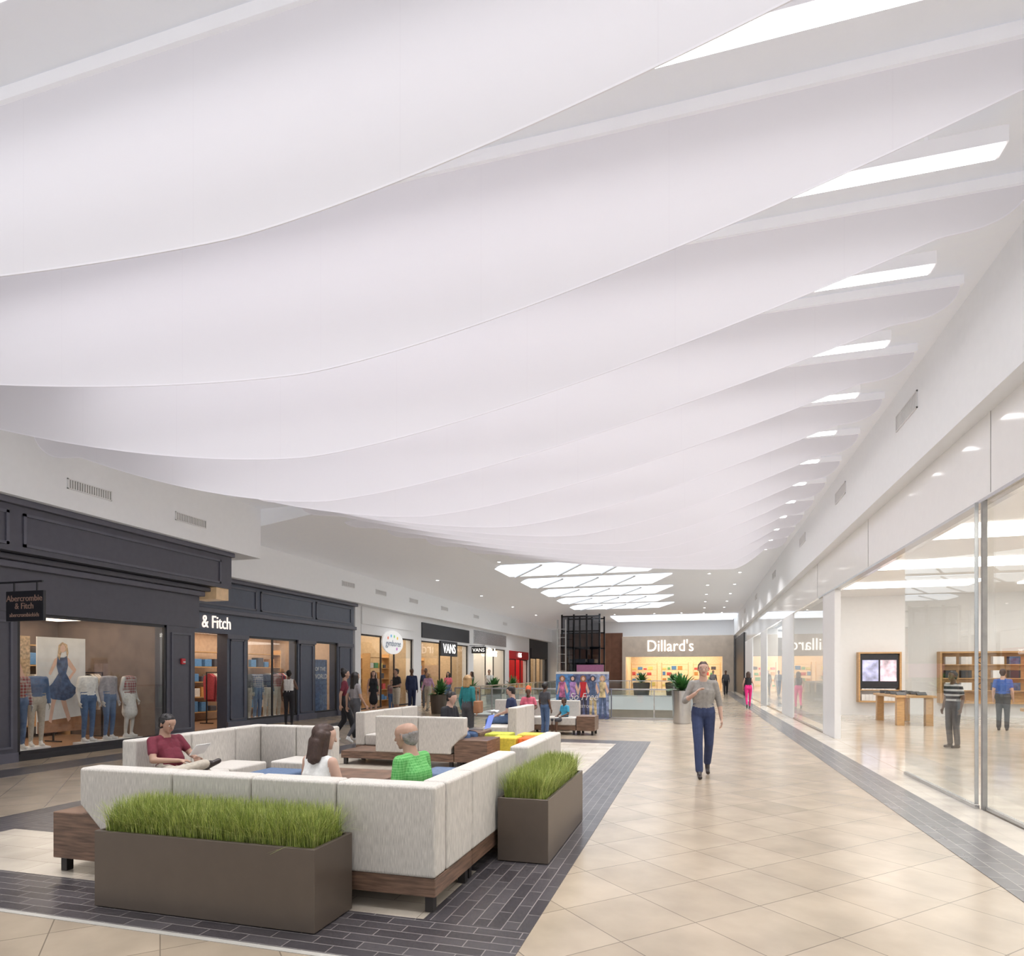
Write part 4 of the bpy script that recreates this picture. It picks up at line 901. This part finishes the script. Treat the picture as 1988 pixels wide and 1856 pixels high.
person('child in dark top standing beside the sofa',(-3.7,15.9,0),150,1.38,'stand','d','bk',dgrey,denim,None,'short','long','curly',.016)
person('boy in bright blue t-shirt sitting on the sofa',(-3.35,16.65,0),-40,1.3,'sit','d','bk',cyan,dgrey,None,'short','short','short',.016)
person('woman in white tank top standing with back turned',(-12.0,16.9,0),200,1.72,'stand','d','bk',white,black,None,'none','slim','short',.014,female=True,over={'ER':(-.26,.0,1.15),'WR':(-.12,-.14,1.2)})
person('woman in maroon top walking past the shops',(-8.1,13.6,0),120,1.72,'walk','m','bk',maroon,black,m_shoew,'short','long','bun',.014,female=True)
person('long haired woman in grey top walking past the shops',(-7.65,13.3,0),150,1.66,'walk2','m','bk',greyt,dgrey,m_shoew,'short','slim','long',.014,female=True)
person('woman in black dress standing by shop window',(-11.6,21.5,0),30,1.7,'stand','l','br',black,black,None,'none','skirt','long',.018,female=True)
person('child in red top standing with adults',(-11.4,22.6,0),10,1.35,'stand','m','bk',redp,denim,None,'short','long','short',.018)
person('man in black t-shirt standing with folded arms',(-10.6,21.4,0),-30,1.78,'stand','m','bk',black,khaki,None,'short','short','short',.018,over={'WR':(-.1,-.22,1.15),'WL':(.1,-.22,1.1)})
person('man in dark jacket walking',(-11.9,27,0),20,1.82,'walk','d','bk',dnavy,dgrey,None,'long','long','short',.018)
person('woman in patterned lilac top walking',(-11.0,25.2,0),0,1.66,'walk2','m','bl',lil,khaki,None,'long','long','mid',.018,female=True)
person('woman in pink shirt walking with bag',(-11.4,28.5,0),0,1.66,'walk','m','bk',pinkt,denim,None,'short','long','long',.018,female=True)
person('man in navy suit standing by the railing',(-11.2,24.0,0),40,1.8,'stand','d','bk',dnavy,dnavy,None,'long','long','short',.018)
person('woman in grey top talking by the shops',(-10.9,30.5,0),-60,1.68,'stand','l','br',greyt,denim,None,'short','long','long',.018,female=True)
person('man in white shirt walking past the shoe shop',(-10.8,33,0),10,1.78,'walk','m','bk',white,dgrey,None,'long','long','short',.018)
person('woman in black top and bright pink trousers walking away',(2.3,30.6,0),180,1.68,'walk','l','br',black,pink,None,'none','slim','mid',.018,female=True)
person('man in dark clothes walking far down the mall',(2.0,46,0),0,1.76,'walk','d','bk',dgrey,black,None,'long','long','short',.02)
person('man in light shirt walking far down the mall',(1.2,47,0),0,1.76,'walk2','l','br',greyt,navy,None,'long','long','short',.02)
person('man in striped shirt standing inside the store',(5.4,16.0,0),-60,1.68,'stand','d','bk',stripe,dgrey,None,'short','long','short',.014)
person('person in blue shirt standing by the store display',(8.3,21,0),150,1.75,'stand','l','br',c('staff_blue',(.05,.12,.4)),dgrey,None,'short','long','short',.018)
person('person in dark shirt leaning over display table',(7.9,14.2,0),-90,1.75,'stand','m','bk',dnavy,denim,None,'short','long','short',.018)
def mq(x,y,rot,top,bot,sl,lg,lab,h=1.72):
    o=person(lab,(x,y,.13),rot,h,'stand','w','bk',top,bot,m_shoew,sl,lg,'short',.018,mann=True,group='window mannequins')
    s=h/1.75; b=add('mannequin_base',bv(-.2,.2,-.2,.2,-.108/s,-.001),BF,m_white,None); b.parent=o
mq(-12.75,9.3,80,redp,denim,'long','slim','headless mannequin in plaid shirt and jeans')
mq(-12.75,10.8,85,white,denim,'short','slim','headless mannequin in white top and ripped jeans')
mq(-12.75,11.32,95,c('knit_grey',(.35,.33,.36)),denim,'long','slim','headless mannequin in grey knit and jeans')
mq(-12.75,11.85,95,redp,white,'none','skirt','headless mannequin in plaid shirt and white skirt')
mq(-13.0,9.85,70,denim,khaki,'long','slim','headless mannequin in denim jacket')
for y,tp,bt in ((16.55,bluep,khaki),(17.05,dgrey,khaki),(17.55,bluep,denim),(18.05,dnavy,khaki),(18.55,redp,khaki),(21.05,redp,denim)):
    mq(-13.65,y,75,tp,bt,'long','long','headless mannequin in checked shirt and trousers')
mq(-14.0,14.6,90,redp,denim,'long','long','headless mannequin in checked shirt at the entrance')

# ---------------------------------------------------------------- world, camera
w=bpy.data.worlds.new('World'); sc.world=w; w.use_nodes=True
w.node_tree.nodes['Background'].inputs[0].default_value=(.96,.98,1,1); w.node_tree.nodes['Background'].inputs[1].default_value=1.1
cam=bpy.data.cameras.new('Camera'); co=bpy.data.objects.new('Camera',cam); COL.objects.link(co)
co.location=(0,0,1.66); co.rotation_euler=(R(90),0,math.atan(356/1236))
cam.sensor_fit='HORIZONTAL'; cam.sensor_width=36; cam.clip_end=300; cam.clip_start=.05
cam.lens=36*1236/1988; cam.shift_y=376/1988
sc.camera=co
sc.view_settings.view_transform='Standard'; sc.view_settings.look='None'; sc.view_settings.exposure=-.1
